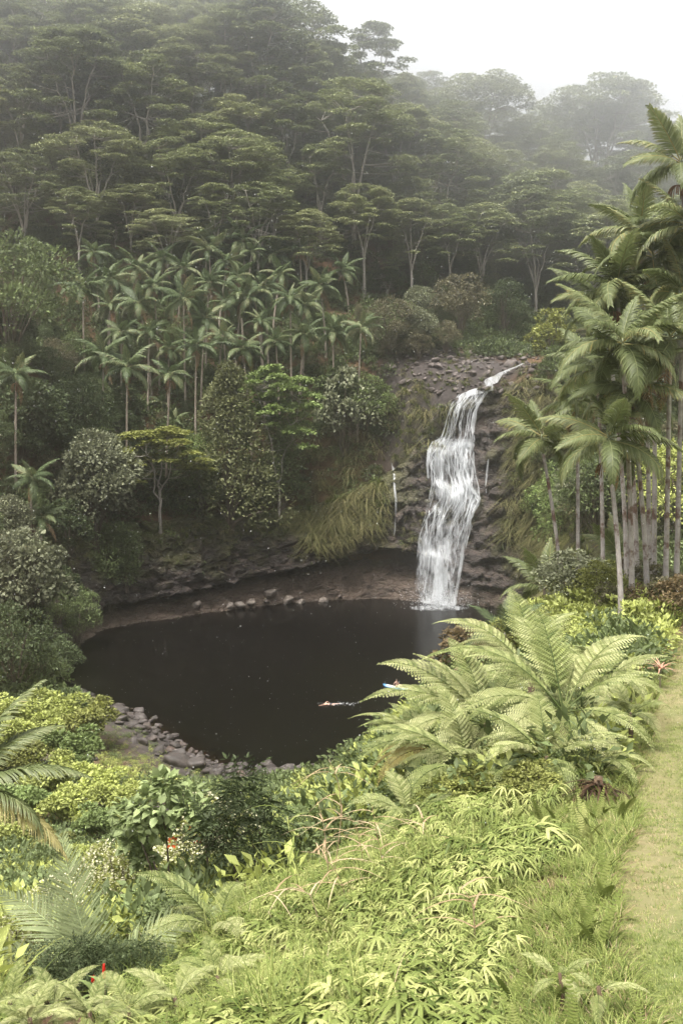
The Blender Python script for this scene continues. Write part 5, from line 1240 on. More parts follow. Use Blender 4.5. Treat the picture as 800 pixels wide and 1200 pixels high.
# ------------------------------------------------------------------ shrubs round the near palms
B_RED = broadleaf(360, 3, 1.8, 14, 110, .2, 'round', M_RED, BROAD_V, BROAD_T)
B_NEAR = [broadleaf(361, 3, 1.9, 16, 190, .16, 'round', M_BRIGHT, BROAD_V, BROAD_T), broadleaf(362, 3, 1.9, 16, 210, .13, 'round', M_OLIVE, LEAF_V, LEAF_T)]
def putD(kind, nomH, px, py, D, h, label, cat='shrub', mat=None, name='shrub', group=None, wk=1.0):
    b = at(px, py, D); b[2] = Hs(b[0], b[1]); s = h / nomH; r = plant(name, kind, b, s, rng.uniform(0, 6.3), label, cat, group, mat); r.scale = (s * wk, s * wk, s); return r
putD(B_RED, 3, 556, 742, 44, 2.6, 'reddish brown leafed shrub at the foot of the waterfall side', wk=1.2)
putD(B_RED, 3, 590, 748, 42, 2.2, 'second reddish shrub, nearer the tree ferns', wk=1.1)
putD(B_NEAR[0], 3, 664, 705, 47, 2.9, 'light green rounded shrub left of the front palm trunk', mat=M_SILVER, wk=1.2)
putD(B_NEAR[0], 3, 700, 712, 45, 2.2, 'pale green shrub at the foot of the front palm', mat=M_OLIVE)
putD(B_NEAR[1], 3, 625, 735, 40, 2.4, 'dense olive shrub behind the tree ferns', mat=M_OLIVE, wk=1.3)
putD(B_NEAR[1], 3, 690, 740, 36, 1.5, 'low yellow green shrub between tree fern and palms', mat=M_LIME, wk=1.3)
for i, (px, py, D) in enumerate([(752, 722, 42), (772, 720, 42), (790, 724, 41), (716, 716, 43), (806, 716, 42), (764, 706, 45)]):
    putD(B_RED, 3, px, py, D, 1.3 + .25 * (i % 3), f"low red-brown foliage plant at the palm feet, {ordinal([3, 4, 5, 0, 5, 2][i]) if i != 1 else 'fourth'} from the left" if False else
         ['russet leaved plant just right of the front palm trunk', 'russet leaved plant under the dark stained palm trunk', 'russet leaved plant under the plain pale palm trunk', 'russet leaved plant left of the front palm trunk', 'russet leaved plant at the right edge under the palms', 'taller russet plant behind the palm trunks'][i], 'plant', M_RED if i % 2 == 0 else M_BROWNISH, 'foliage_plant', 'russet plants at the palm feet', 1.2)
for i, (px, py, D, h, lb) in enumerate([(560, 950, 17.5, .9, 'leafy yellow green bush under the middle tree fern'), (520, 955, 18, .9, 'leafy bush under the left tree fern'), (620, 955, 16.5, .8, 'leafy bush under the largest tree fern'), (455, 975, 21, .9, 'dense low green bush at the crest above the pool'), (420, 985, 22, .9, 'dense low green bush left of the crest fern'),
                                   (368, 1020, 24, 1.2, 'green leafy bush on the crest right of the dark sapling'), (345, 1010, 26, 1.5, 'taller pointed bush on the crest beside the dark sapling'), (400, 1000, 23, .9, 'green bush between the crest bushes')]):
    putD(B_NEAR[i % 2], 3, px, py, D, h, lb, mat=[M_OLIVE, M_LIME, M_OLIVE, M_BRIGHT, M_BRIGHT, M_BRIGHT, M_MID, M_LIME][i], wk=1.25)
def rosette(label, px, py, D, r_, mat, stalk=.25, n_=14, cat='plant', name='bromeliad'):
    b = at(px, py, D); b[2] = Hs(b[0], b[1]); t = thing(name, label, cat, b)
    g = Geo(); tube(g, [(0, 0, -.1), (0, 0, stalk)], [.03, .025], 6); obj('stem', g.mesh('plant_stem', M_STEM, True), t)
    for k in range(n_):
        g = Geo() if k == 0 else g
        if k == 0: blade(g, (0, 0, 0), (0, .9, .55), r_, .055, .55, rng, .5, 6); me = g.mesh('rosette_leaf', mat)
        o = obj('leaf', me, t, loc=(0, 0, stalk), scl=rng.uniform(.7, 1.1)); o.rotation_euler = (rng.uniform(-.3, .5), 0, k * 2.399)
    return t
rosette('pink bromeliad nearest the tree fern at the path edge', 752, 775, 29, .55, M_PINK, .3)
rosette('pinkish orange bromeliad on a short stem beside the path', 773, 805, 26.5, .5, M_PINK, .55)
rosette('small green rosette plant below the front palm trunk', 655 + 24, 752, 36, .8, M_LIME, .5, 16, name='rosette_plant')
rosette('green rosette plant right of the front palm foot', 742, 738, 38, .7, M_BRIGHT, .8, 14, name='rosette_plant')
rosette('spiky green rosette at the left edge of the foreground', 12, 1120, 13, .75, M_OLIVE, .4, 22, name='rosette_plant')

# ------------------------------------------------------------------ saplings and shrubs in the lower left
def sapling(label, stems, mat, tv, tt, size, blobs, name='sapling', blossom=None, bark=M_BARKD, per=90):
    """stems: list of (px0, py0, px1, py1); blobs: list of (px, py, r); all at one distance D"""
    (D, st) = stems; b0 = at(st[0][0], st[0][1], D); b0[2] = Hs(b0[0], b0[1]); t = thing(name, label, 'tree', b0)
    for x0, y0, x1, y1 in st:
        a = at(x0, y0, D); a[2] = min(a[2], Hs(a[0], a[1])) - .1; c = at(x1, y1, D); a, c = a - b0, c - b0
        g = Geo(); tube(g, bez(a, (a + c) / 2 + np.array([.05, 0, 0]), c, 6), np.linspace(.045, .018, 6), 6); obj('stem', g.mesh('sapling_stem', bark, True), t)
    g = Geo(); stem_top = at(st[0][2], st[0][3], D) - b0; gb = Geo()
    for px, py, r_ in blobs:
        c = at(px, py, D) - b0 + np.array([0, rng.normal(0, r_), 0]); blob(g, c, (r_, r_, r_ * .7), per, size, rng, tv, tt, shell=.35, droop=.35, tint=(.5 + rng.normal(0, .06), .16)); tube(gb, bez(stem_top * .9, (stem_top + c) / 2, c, 4), [.018, .014, .01, .006], 4, cap=False)
    obj('crown', g.mesh('sapling_crown', mat), t); obj('branches', gb.mesh('sapling_branches', bark), t).name = 'branch_work'
    for px, py, s in (blossom or []):
        gg = Geo(); blob(gg, (0, 0, 0), (.09, .09, .08), 24, .07, rng, BROAD_V, BROAD_T); obj('flower', gg.mesh('orange_flower', M_ORANGE), t, loc=tuple(at(px, py, D - .6) - b0), scl=s)
    return t
sapling('young tree with large pale green leaves and orange red flowers', (21, [(200, 1098, 194, 965), (198, 1060, 165, 985), (200, 1050, 180, 1010)]), gmat('mint_leaves', (0.23, 0.28, 0.125)), BROAD_V, BROAD_T, .22, [(190, 935, .55), (165, 960, .5), (215, 955, .5), (195, 915, .35), (145, 960, .35), (230, 945, .4), (180, 975, .4), (150, 1000, .3), (165, 1015, .25)], blossom=[(203, 988, 1.0), (231, 985, 1.0), (222, 972, .5)], per=110)
sapling('dark glossy sapling with feathery leaves on several thin stems', (20, [(249, 1068, 240, 985), (280, 1075, 270, 985), (302, 1062, 296, 985), (312, 1058, 304, 975), (275, 1060, 278, 975)]), M_DARK, PIN_V, PIN_T, .44, [(270, 960, .55), (285, 935, .35), (250, 965, .45), (300, 955, .45), (262, 990, .35), (310, 975, .3), (285, 922, .2), (238, 985, .3), (280, 985, .4)], name='sapling', per=36)
B_CREAM = broadleaf(370, 3, 1.9, 16, 150, .16, 'round', M_OLIVE, LEAF_V, LEAF_T, blossom=(M_CREAM, .75, .55))
for px, py, D, h, lb in [(245, 1065, 24, 2.2, 'cream flowering shrub behind the dark sapling stems'), (215, 1050, 27, 2.0, 'cream flowering shrub between the two saplings'), (140, 1090, 22, 1.9, 'cream flowering shrub beside the young palm'), (20, 1120, 15.5, 1.3, 'cream flowering shrub at the left edge'), (60, 1085, 19, 1.4, 'small cream flowering shrub left of the young palm'), (285, 1060, 27, 1.8, 'cream flowering shrub right of the dark sapling stems')]:
    putD(B_CREAM, 3, px, py, D, h, lb, wk=1.15)
g_ = broadleaf(371, 2, 1.3, 16, 34, .44, 'round', M_DARK, PIN_V, PIN_T, base=.05)
putD(g_, 2, 100, 1150, 12.5, .8, 'dark green shrub with glossy feathery leaves at the foot of the young palm', wk=1.1); putD(g_, 2, 165, 1145, 12.5, .7, 'second dark glossy shrub, right of the young palm base')
putD(B_NEAR[0], 3, 205, 1130, 16, 1.1, 'leafy green herb clump under the flowering young tree', mat=M_MID); putD(B_NEAR[1], 3, 60, 1160, 12.5, .9, 'dark leafy shrub at lower left behind the corner fern', mat=M_DARK)
lime = [(22, 868, 66), (62, 862, 62), (102, 868, 58), (40, 895, 60), (85, 905, 62), (15, 915, 58), (60, 935, 60), (110, 945, 58), (150, 948, 40), (140, 965, 55), (35, 965, 60), (85, 975, 62), (120, 990, 56), (170, 985, 48), (10, 1000, 52), (-5, 890, 60), (60, 1010, 44), (100, 1020, 46)]
lime.sort()
for i, (px, py, hp) in enumerate(lime):
    put(B_LIME[0], 5, px, py + 8, hp, f"yellow green leafy shrub above the shore boulders at left, {ordinal(i)} from the left", SHR, [M_LIME, M_LIME, M_OLIVE, M_LIME, M_BRIGHT][i % 5], 'lime_shrub', 'yellow green shrubs on the lower left slope', 1.0)

# ------------------------------------------------------------------ red torch flowers and dry stalks
def torch(label, px, py, D, h):
    b = at(px, py, D); gz_ = Hs(b[0], b[1]); top = at(px, py, D); t = thing('torch_flower', label, 'flower', (b[0], b[1], gz_)); hh = max(.4, top[2] - gz_)
    g = Geo(); tube(g, [(0, 0, -.05), (.01, 0, hh)], [.012, .009], 6); obj('stem', g.mesh('torch_stem', M_STEM, True), t)
    for k in range(11):
        g = Geo(); blade(g, (0, 0, 0), (math.cos(k * 2.4), math.sin(k * 2.4), .9), .2, .06, .4, rng, .5, 3); obj('leaf', g.mesh('torch_leaf', M_BRIGHT), t, loc=(0, 0, hh * (.35 + .06 * k)))
    g = Geo(); z_ = np.linspace(0, h, 7); tube(g, np.c_[z_ * 0, z_ * 0, z_ + hh], .018 * np.array([.6, 1, 1.05, .95, .9, .7, .35]), 9); 
    for k in range(26): blade(g, (0, 0, hh + h * k / 28), (math.cos(k * 2.4), math.sin(k * 2.4), 1.6), .03, .012, .1, rng, .6, 2)
    obj('flower_head', g.mesh('torch_head', M_REDF), t)
torch('taller red torch flower spike in the lower left', 122, 1147, 9.4, .15); torch('shorter red torch flower left of the taller spike', 109, 1152, 9.5, .06)
def stalk(label, pts, D, w, mat, name='dry_stalk', leaves=0):
    P = np.array([at(a, b, D) for a, b in pts]); z0 = Hs(P[0][0], P[0][1]); P[0][2] = min(P[0][2], z0); base = P[0].copy()
    t = thing(name, label, 'stalk', base); g = Geo(); Q = P - base; tt = np.linspace(0, 1, 12); ti = np.linspace(0, 1, len(Q)); C = np.stack([np.interp(tt, ti, Q[:, k]) for k in range(3)], 1)
    tube(g, C, np.linspace(w, w * .3, 12), 5, tint=.55); obj('stem', g.mesh('stalk_stem', mat), t)
    for k in range(leaves):
        q = C[int(rng.integers(2, 11))]; a = rng.uniform(0, 6.3); g = Geo(); blade(g, q, (math.cos(a), math.sin(a), .5), rng.uniform(.3, .7), .025, .6, rng, .5, 5); obj('leaf', g.mesh('dry_leaf', mat), t)
stalk('dry forked pale stalk standing in the middle of the fern thicket', [(557, 1128), (556, 1090), (554, 1060), (545, 1045), (537, 1040)], 9.6, .009, M_DRY, leaves=7)
stalk('tall reddish dry grass stalk at the crest left of the tree ferns', [(388, 1020), (400, 960), (398, 925), (392, 905), (385, 890)], 15, .010, M_DRY, leaves=10)
stalk('tall green reed with drooping tip beside the dark sapling', [(352, 1060), (347, 1010), (343, 975), (335, 955), (318, 942)], 14, .010, M_GRASS, leaves=9)
stalk('long arching dry grass stem on the bank crest', [(380, 1075), (365, 1050), (345, 1040), (320, 1045), (305, 1058)], 12, .008, M_DRY, leaves=6)
stalk('pinkish dry reed right of the arching stem', [(395, 1080), (385, 1030), (382, 990), (378, 960), (372, 940)], 13.5, .010, M_DRY, leaves=12)
stalk('thin reddish reed in the fern thicket at centre left', [(428, 1040), (424, 1000), (418, 970), (408, 955)], 14, .008, M_DRY, leaves=8)
stalk('wispy pale grass stem leaning left above the fern thicket', [(410, 1075), (402, 1040), (390, 1015), (372, 1000), (352, 998)], 12.5, .007, M_DRY, leaves=9)
stalk('green reed at the bank crest below the dark sapling', [(330, 1090), (335, 1050), (338, 1010), (345, 985)], 12.5, .008, M_GRASS, leaves=10)
stalk('tall straw coloured reed in front of the left tree fern', [(455, 1060), (448, 1010), (440, 970), (436, 945)], 13, .008, M_DRY, leaves=11)
stalk('short dry reed left of centre among the ferns', [(505, 1010), (500, 975), (492, 950)], 13.5, .007, M_DRY, leaves=8)
g = Geo(); P = np.array([at(425, 1160, 8.2), at(440, 1163, 8.1), at(455, 1172, 8.0), at(470, 1182, 7.9)]); tube(g, P - P[0], [.022, .03, .026, .012], 8); lo = tag(obj('fallen_branch', g.mesh('fallen_branch', M_BARK, True), loc=P[0]), 'weathered pale branch lying on the ferns at the bottom', 'branch')
def dead_clump():
    b = at(700, 955, 16); b[2] = Hs(b[0], b[1]); t = thing('dead_fern_clump', 'dark brown clump of withered fern leaves beside the path', 'dead plant', b); g = Geo()
    for k in range(60): blade(g, (rng.normal(0, .05), rng.normal(0, .05), .3), (rng.normal(), rng.normal(), rng.uniform(-.2, .8)), rng.uniform(.3, .6), .05, .8, rng, rng.uniform(0, .5), 4)
    obj('leaf_skirt', g.mesh('withered_leaves', gmat('withered_leaf', (0.07, .04, .025))), t)
    g = Geo(); tube(g, [(0, 0, -.1), (0, 0, .45)], [.09, .07], 8); obj('stump', g.mesh('fern_stump', M_FSTEM, True), t)
dead_clump()

# ------------------------------------------------------------------ foreground thicket, tall grass, verge and lawn
rng = np.random.default_rng(404)
STAG = [proto('staghorn_fern', stag_fern(500 + k, .5 + .08 * (k % 3))) for k in range(5)]
SWORD = [proto('sword_fern', sword_fern(520 + k)) for k in range(3)]
TALL = [proto('tall_grass_tuft', grass_tuft(530 + k, 20, .85, .012, .35, .4, M_GRASS, .1)) for k in range(2)] + [proto('dry_grass_tuft', grass_tuft(540, 12, .6, .008, .6, .6, M_DRY, .08))]
def inframe_mask(P, mx=40, my=60):
    q = P - np.array([0, 0, CAMZ]); w = q @ _fw; px = 400 + FPX * q[:, 0] / w; py = 600 - FPX * (q @ _up) / w
    return (w > 1) & (px > -mx) & (px < 800 + mx) & (py > -my) & (py < 1200 + my), px, py
def field(n_, y0, y1, pw=1.0):
    y = y0 + (y1 - y0) * rng.random(n_) ** pw; x = rng.uniform(-.46, .42, n_) * y; xy = np.c_[x, y]; z = H(xy); return np.c_[xy, z]
P = field(64000, 5.2, 27, 1.0); ok, px, py = inframe_mask(P, 220); off = path_off(P[:, :2])
nz = fbm(np.c_[P[:, :2] * .55, np.zeros(len(P))], 3, 61); nz2 = fbm(np.c_[P[:, :2] * .28, np.ones(len(P))], 3, 62)
verge = -.75 - .35 * sstep(7, 16, P[:, 1]) + .35 * nz
ok &= off < verge
lx = np.interp(py, [960, 1060, 1100, 1150, 1200], [330, 300, 250, 200, 150])
is_grass = (px < lx + 250 + 80 * nz) & (py > 990)
ok &= (px > lx - 40) | (px < 0) & ~((py < 985) & (px > 500) & (nz < -.1))
keepp = rng.random(len(P)) < np.clip(.35 + .5 * (nz + .5), .18, 1) * np.where(P[:, 1] > 14, .75, 1)
ok &= keepp
idx = rng.integers(0, 5, len(P)); u_ = rng.random(len(P))
idx = np.where(is_grass & (u_ < .24), 8 + rng.integers(0, 2, len(P)), idx); idx = np.where(is_grass & (u_ > .24) & (u_ < .34), 10, idx)
near_v = (off > verge - .9) & (nz2 > -.15); idx = np.where(near_v & (u_ < .3), 5 + rng.integers(0, 3, len(P)), idx)
sc_ = np.clip(.52 + .26 * nz + rng.normal(0, .13, len(P)) + .014 * (P[:, 1] - 9), .28, 1.1)
P2, i2, s2_, px2 = P[ok], idx[ok], sc_[ok], px[ok]
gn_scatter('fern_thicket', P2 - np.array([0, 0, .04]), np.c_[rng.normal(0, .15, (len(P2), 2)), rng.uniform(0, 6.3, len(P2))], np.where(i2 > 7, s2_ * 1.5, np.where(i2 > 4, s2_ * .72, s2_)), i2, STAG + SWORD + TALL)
VT = [proto('verge_tuft', grass_tuft(550 + k, 16, .22, .007, .55, .5, M_GRASS, .06, 3)) for k in range(2)] + [proto('dry_verge_tuft', grass_tuft(556, 12, .16, .006, .9, .7, M_DRY, .06, 3)), proto('verge_sword', sword_fern(557, .35, 4))]
P = field(60000, 5.2, 34); ok, px, py = inframe_mask(P); off = path_off(P[:, :2]); nz = fbm(np.c_[P[:, :2] * .9, np.zeros(len(P))], 3, 71)
ok &= (off > -1.7) & (off < .12 + .2 * nz) & (nz > -.9); P = P[ok]
gn_scatter('verge_grass', P, np.c_[rng.normal(0, .1, (len(P), 2)), rng.uniform(0, 6.3, len(P))], rng.uniform(.8, 1.8, len(P)), rng.choice(4, len(P), p=[.4, .4, .18, .02]), VT)
LW = [proto('lawn_tuft', grass_tuft(560 + k, 22, .055, .0055, .9, .35, M_GRASS, .05, 2)) for k in range(2)] + [proto('dry_lawn_tuft', grass_tuft(566, 18, .04, .005, 1.1, .3, M_DRY, .05, 2))]
y = 5 + 47 * rng.random(60000) ** 1.5; x = np.interp(y, PATH[:, 1], PATH[:, 0]) + rng.uniform(-.3, 4.5, len(y)); xy = np.c_[x, y]; P = np.c_[xy, H(xy)]; ok, px, py = inframe_mask(P, 25); nz = fbm(np.c_[xy * .5, np.zeros(len(xy))], 3, 81); ok &= rng.random(len(xy)) > worn_at(xy) * .8; P = P[ok]; nz = nz[ok]
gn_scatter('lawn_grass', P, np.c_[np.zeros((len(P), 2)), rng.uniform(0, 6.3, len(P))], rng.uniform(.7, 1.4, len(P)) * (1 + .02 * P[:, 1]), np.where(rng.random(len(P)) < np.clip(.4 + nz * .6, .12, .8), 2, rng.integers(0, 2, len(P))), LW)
# rank grass and herbs over the lower slopes
SL = [proto('slope_grass', grass_tuft(570, 24, .9, .035, .5, .45, M_GRASS, .25)), proto('slope_herb', (lambda q: (blob(q, (0, 0, .35), (.55, .55, .4), 70, .2, np.random.default_rng(8)), q.mesh('slope_herb', M_LIME))[1])(Geo())), proto('slope_bush', (lambda q: (blob(q, (0, 0, .45), (.7, .7, .55), 110, .2, np.random.default_rng(9)), q.mesh('slope_bush', M_MID))[1])(Geo())), proto('slope_dry', grass_tuft(571, 18, .7, .03, .7, .55, M_DRY, .2))]
P = field(26000, 9, 92, .8); so_, ss_ = shore_dist(P[:, :2]); ok, px, py = inframe_mask(P, 200, 200); nz = fbm(np.c_[P[:, :2] * .16, np.zeros(len(P))], 3, 91)
rocky_ = (fbm(np.c_[P[:, :2] * 0.08, np.ones(len(P))], 3, 8) > .45) & (P[:, 0] < -6) & (P[:, 1] > 35) & (P[:, 1] < 78)
ok &= ((P[:, 1] > 17) | (px < -25)) & (so_ > 1.9 + 1.2 * nz) & (path_off(P[:, :2]) < -.6) & (nz + rng.normal(0, .3, len(P)) > -.35) & ~(rocky_ & (rng.random(len(P)) < .75)); P, nz = P[ok], nz[ok]
kk = np.where(rng.random(len(P)) < .12, 3, np.where(nz > .15, rng.choice([0, 0, 1], len(P)), rng.choice([1, 2, 2, 0], len(P))))
gn_scatter('slope_vegetation', P - np.array([0, 0, .05]), np.c_[np.zeros((len(P), 2)), rng.uniform(0, 6.3, len(P))], rng.uniform(.6, 1.5, len(P)) * (.3 + .7 * sstep(4, 18, so_[ok])), kk, SL)

# ------------------------------------------------------------------ the swimmer and the paddler
M_SKIN = plain_mat('skin', (0.52, 0.33, 0.25), .5, (0.47, 0.29, 0.21), 6); M_HAIR = plain_mat('dark_hair', (0.03, 0.02, 0.015), .6); M_TRUNKS = plain_mat('dark_swimwear', (0.03, 0.035, 0.05), .7)
def body(name, J, E, parent):
    """one continuous skinned body; J: name -> (x, y, z, radius)"""
    ks = list(J); me = bpy.data.meshes.new(name); me.from_pydata([J[k][:3] for k in ks], [(ks.index(a), ks.index(b)) for a, b in E], [])
    o = obj(name, me, parent); o.modifiers.new('skin', 'SKIN'); 
    for k, v in zip(ks, me.skin_vertices[0].data): v.radius = (J[k][3], J[k][3] * (.8 if k in ('chest', 'pelvis', 'belly') else 1)); v.use_root = (k == 'pelvis')
    s = o.modifiers.new('sub', 'SUBSURF'); s.levels = 1; s.render_levels = 2; me.materials.append(M_SKIN); return o
def hand(J, E, wrist, d, up, side, tag_):
    w = np.array(J[wrist][:3]); d = np.array(d, float); d /= np.linalg.norm(d); side = np.array(side, float); up = np.array(up, float)
    p = w + d * .055; J[tag_ + 'palm'] = (*p, .032); E.append((wrist, tag_ + 'palm'))
    for k, (s, l) in enumerate([(-.034, .065), (-.012, .08), (.012, .075), (.034, .058)]):
        a = p + d * .045 + side * s; b = a + d * l * .55 - up * .008; c = b + d * l * .45 - up * .02
        for q, v in enumerate((a, b, c)): J[f'{tag_}f{k}{q}'] = (*v, .010 - .001 * q)
        E += [(tag_ + 'palm', f'{tag_}f{k}0'), (f'{tag_}f{k}0', f'{tag_}f{k}1'), (f'{tag_}f{k}1', f'{tag_}f{k}2')]
    a = p - side * .04 + d * .01; b = a - side * .03 + d * .03; J[tag_ + 't0'] = (*a, .012); J[tag_ + 't1'] = (*b, .009); E += [(tag_ + 'palm', tag_ + 't0'), (tag_ + 't0', tag_ + 't1')]
def head(parent, c, look, up):
    """face features and hair on a head centred at c"""
    c = np.array(c, float); look = np.array(look, float); look /= np.linalg.norm(look); up = np.array(up, float); R = np.stack([np.cross(look, up), look, up], 1)
    g = Geo(); bm = bmesh.new(); bmesh.ops.create_icosphere(bm, subdivisions=3, radius=1); V = np.array([v.co for v in bm.verts]); F = np.array([[v.index for v in f.verts] for f in bm.faces]); bm.free()
    S = V * np.array([.078, .097, .118]); S[:, 0] *= np.where(V[:, 2] < -.2, 1 - .25 * np.clip(-V[:, 2] - .2, 0, 1), 1); nose = np.exp(-((V[:, 0] / .16) ** 2 + ((V[:, 2] + .12) / .22) ** 2)) * (V[:, 1] > 0); S[:, 1] += nose * .026
    for sx in (-1, 1):
        S[:, 1] -= .012 * np.exp(-(((V[:, 0] - sx * .38) / .16) ** 2 + ((V[:, 2] - .06) / .12) ** 2)) * (V[:, 1] > 0); S[:, 0] += sx * .02 * np.exp(-(((V[:, 1] + .05) / .16) ** 2 + ((V[:, 2] + .05) / .24) ** 2)) * (V[:, 0] * sx > .7)
    S[:, 1] -= .006 * np.exp(-((V[:, 0] / .3) ** 2 + ((V[:, 2] + .5) / .05) ** 2)) * (V[:, 1] > 0)
    g.add(S @ R.T + c, None, F); h = obj('head', g.mesh('person_head', M_SKIN, True), parent)
    keep = F[((V[F].mean(1)[:, 2] > .25) | ((V[F].mean(1)[:, 1] < -.1) & (V[F].mean(1)[:, 2] > -.5)))]; g = Geo(); g.add((S * 1.07) @ R.T + c, None, keep); obj('hair', g.mesh('person_hair', M_HAIR, True), h)
    for sx in (-1, 1):
        e = np.array([sx * .031, .089, .008]); g = Geo(); tube(g, [R @ e + c, R @ (e + np.array([0, .008, 0])) + c], [.011, .008], 8); obj('eye', g.mesh('person_eye', M_HAIR), h)
    return h
sw = at(384, 826, 1); k_ = CAMZ / (CAMZ - sw[2]); swp = np.array([sw[0] * k_, sw[1] * k_, 0])
swm = thing('person', 'swimmer on the front stretching one arm ahead in the dark pool', 'person', (swp[0], swp[1], 0.02), math.radians(8))
J = dict(pelvis=(.28, 0, -.02, .135), belly=(.08, 0, .02, .125), chest=(-.14, 0, .045, .15), neck=(-.36, 0, .07, .055), skull=(-.46, 0, .09, .06), shl=(-.25, -.19, .04, .06), ell=(-.52, -.25, .03, .042), wrl=(-.76, -.24, .02, .03), shr=(-.24, .19, .07, .06), elr=(-.02, .34, .22, .042), wrr=(.17, .36, .1, .03),
         hipl=(.36, -.10, -.04, .095), knl=(.76, -.13, -.08, .062), anl=(1.14, -.13, -.07, .04), tol=(1.3, -.13, -.08, .028), hipr=(.36, .10, -.04, .095), knr=(.76, .15, -.02, .062), anr=(1.14, .17, -.02, .04), tor=(1.3, .17, -.03, .028))
E = [('pelvis', 'belly'), ('belly', 'chest'), ('chest', 'neck'), ('neck', 'skull'), ('chest', 'shl'), ('shl', 'ell'), ('ell', 'wrl'), ('chest', 'shr'), ('shr', 'elr'), ('elr', 'wrr'), ('pelvis', 'hipl'), ('hipl', 'knl'), ('knl', 'anl'), ('anl', 'tol'), ('pelvis', 'hipr'), ('hipr', 'knr'), ('knr', 'anr'), ('anr', 'tor')]
hand(J, E, 'wrl', (-1, 0, -.1), (0, 0, 1), (0, 1, 0), 'a'); hand(J, E, 'wrr', (.8, .1, -.7), (.6, 0, .7), (0, 1, 0), 'b'); body('body', J, E, swm); head(swm, (-.49, 0, .09), (-.8, .2, -.45), (-.35, 0, .93))
g = Geo(); tube(g, [(.17, 0, -.005), (.28, 0, -.015), (.40, 0, -.035)], [.15, .165, .16], 14, cap=False); obj('swim_trunks', g.mesh('swim_trunks', M_TRUNKS, True), swm)
M_SPLASH = plain_mat('splash_water', (0.42, 0.43, 0.43), .3, (0.33, 0.34, 0.35), 20)
g = Geo()
for _ in range(60):
    q = rng.normal(size=2) * (.9, .3) + (1.2, .25); r_ = rng.uniform(.015, .05); a = rng.uniform(0, 6.3)
    V = np.array([(math.cos(a + t_) * r_ * rng.uniform(1, 2.2), math.sin(a + t_) * r_, rng.uniform(0, .03)) for t_ in np.arange(6) * math.pi / 3]); g.add(np.vstack([V, (0, 0, .05)]) + (q[0], q[1], .005), None, [(k, (k + 1) % 6, 6) for k in range(6)])
tag(obj('splash', g.mesh('splash', M_SPLASH), loc=(swp[0], swp[1], .01)), kind='stuff')
pb = at(463, 806, 1); k_ = CAMZ / (CAMZ - pb[2]); pbp = np.array([pb[0] * k_, pb[1] * k_, 0])
brd = thing('paddle_board', 'blue and white paddle board floating at the edge of the tree ferns', 'paddle board', (pbp[0], pbp[1], .0), math.radians(-38))
M_BLUE = plain_mat('board_blue', (0.10, 0.27, 0.50), .3, (0.08, 0.23, 0.45)); M_WHITE = plain_mat('board_white', (0.72, 0.74, 0.75), .3, (0.66, 0.68, 0.7))
def board_slab(a, b, z0, z1, wk=1.0):
    t = np.linspace(a, b, 15); w = .39 * np.sqrt(np.clip(1 - np.abs(t / 1.6) ** 3.2, 0, 1)) * wk; rk = .12 * (np.abs(t) / 1.6) ** 4; V = []
    for i, (x_, ww) in enumerate(zip(t, w)): V += [(x_, -ww, z0 + rk[i] + .02), (x_, -ww * .9, z1 + rk[i]), (x_, ww * .9, z1 + rk[i]), (x_, ww, z0 + rk[i] + .02), (x_, 0, z0 + rk[i])]
    Q = [(5 * i + k, 5 * i + (k + 1) % 5, 5 * i + 5 + (k + 1) % 5, 5 * i + 5 + k) for i in range(14) for k in range(5)]; T = [(0, 2, 1), (0, 3, 2), (0, 4, 3), (70, 71, 72), (70, 72, 73), (70, 73, 74)]
    g = Geo(); g.add(V, Q, T); return g
obj('hull', board_slab(-1.6, 1.6, -.05, .07).mesh('board_hull', M_BLUE, False), brd); obj('deck_pad', board_slab(-1.15, .35, .06, .085, .8).mesh('board_deck_pad', M_WHITE, False), brd)
g = Geo(); tube(g, [(-1.3, 0, -.04), (-1.38, 0, -.2)], [.05, .015], 4); obj('fin', g.mesh('board_fin', M_TRUNKS), brd)
pd = thing('person', 'person sitting on the paddle board, half hidden by fern fronds', 'person', (pbp[0], pbp[1], .085), math.radians(-38))
J = dict(pelvis=(.15, 0, .11, .13), belly=(.13, 0, .27, .12), chest=(.11, 0, .45, .145), neck=(.12, 0, .64, .052), skull=(.13, 0, .72, .055), shl=(.11, .18, .56, .058), ell=(.2, .27, .33, .042), wrl=(.42, .22, .25, .03), shr=(.11, -.18, .56, .058), elr=(-.02, -.27, .34, .042), wrr=(-.12, -.24, .1, .03),
         hipl=(.24, .11, .1, .09), knl=(.58, .16, .30, .06), anl=(.82, .15, .06, .04), tol=(.98, .16, .035, .028), hipr=(.24, -.11, .1, .09), knr=(.6, -.17, .28, .06), anr=(.85, -.16, .06, .04), tor=(1.0, -.17, .035, .028))
hand_E = [('pelvis', 'belly'), ('belly', 'chest'), ('chest', 'neck'), ('neck', 'skull'), ('chest', 'shl'), ('shl', 'ell'), ('ell', 'wrl'), ('chest', 'shr'), ('shr', 'elr'), ('elr', 'wrr'), ('pelvis', 'hipl'), ('hipl', 'knl'), ('knl', 'anl'), ('anl', 'tol'), ('pelvis', 'hipr'), ('hipr', 'knr'), ('knr', 'anr'), ('anr', 'tor')]
hand(J, hand_E, 'wrl', (.8, -.3, -.1), (0, 0, 1), (0, 1, 0), 'a'); hand(J, hand_E, 'wrr', (-.5, .1, -.7), (-.6, 0, .5), (0, 1, 0), 'b'); body('body', J, hand_E, pd); head(pd, (.145, 0, .79), (1, .2, -.1), (0.05, 0, 1))
g = Geo(); tube(g, [(.15, 0, .04), (.145, 0, .14), (.135, 0, .22)], [.155, .16, .135], 14, cap=False); obj('swim_trunks', g.mesh('swim_shorts', M_TRUNKS, True), pd)

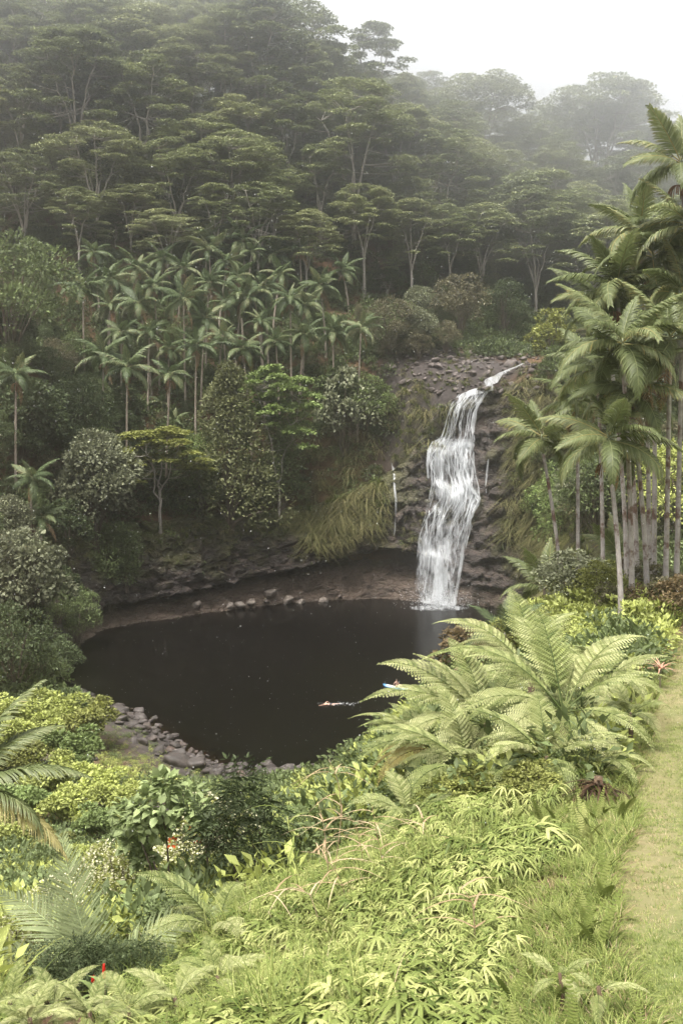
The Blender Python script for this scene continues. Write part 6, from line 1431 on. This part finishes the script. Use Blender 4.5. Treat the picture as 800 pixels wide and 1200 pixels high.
# ------------------------------------------------------------------ light rain falling in front of the forest
rng = np.random.default_rng(99); g = Geo(); M_RAIN = plain_mat('rain_drop', (0.75, 0.76, 0.78), .2, (0.7, 0.71, 0.73))
DV = np.array([(1, 0, 0), (0, 1, 0), (-1, 0, 0), (0, -1, 0), (0, 0, 1.6), (0, 0, -1.0)]); DT = [(0, 1, 4), (1, 2, 4), (2, 3, 4), (3, 0, 4), (1, 0, 5), (2, 1, 5), (3, 2, 5), (0, 3, 5)]
y = 11 + 34 * rng.random(4200) ** .6; P = np.c_[rng.uniform(-.37, .37, len(y)) * y, y, CAMZ + rng.uniform(-.5, .5, len(y)) * y]; P = P[P[:, 2] > H(P[:, :2]) + .5]
scatter(g, DV, None, DT, P, np.tile(np.eye(3), (len(P), 1, 1)), rng.uniform(.003, .008, len(P)), np.full(len(P), .5))
tag(obj('rain', g.mesh('rain', M_RAIN)), kind='stuff')
# ------------------------------------------------------------------ haze: the misty air of the valley
hv = np.array([(x, y, z) for x in (-720, 720) for y in (-720, 720) for z in (-6, 150)], float)
hf = [(0, 1, 3, 2), (4, 6, 7, 5), (0, 4, 5, 1), (2, 3, 7, 6), (0, 2, 6, 4), (1, 5, 7, 3)]
m_haze = bpy.data.materials.new('misty_air'); m_haze.use_nodes = True
n = m_haze.node_tree; n.nodes.clear()
o = n.nodes.new('ShaderNodeOutputMaterial')
pv = n.nodes.new('ShaderNodeVolumePrincipled')
pv.inputs['Color'].default_value = (0.97, 0.975, 0.985, 1)
pv.inputs['Density'].default_value = HAZE_DENSITY
pv.inputs['Density Attribute'].default_value = ''
pv.inputs['Anisotropy'].default_value = HAZE_G
n.links.new(pv.outputs[0], o.inputs['Volume'])
hz = obj('haze', mesh_np('haze', hv, np.array(hf), m_haze))
tag(hz, kind='stuff')

# a drifting shower hanging in the far valley: one lumpy closed volume of thicker mist
import bmesh
bm = bmesh.new(); bmesh.ops.create_icosphere(bm, subdivisions=4, radius=1.0)
V = np.array([v.co for v in bm.verts]); F = np.array([[v.index for v in f.verts] for f in bm.faces]); bm.free()
V = V * (1 + .22 * fbm(V * 1.3 + 3, 3, 15))[:, None] * np.array([155, 84, 60]) + np.array([6, 272, 95])
m_mist = m_haze.copy(); m_mist.name = 'shower_mist'
pm = next(x for x in m_mist.node_tree.nodes if x.type == 'PRINCIPLED_VOLUME'); pm.inputs['Density'].default_value = 0.006; pm.inputs['Anisotropy'].default_value = 0.75
mist = obj('mist', mesh_np('mist', V, F, m_mist, smooth=True)); tag(mist, kind='stuff')
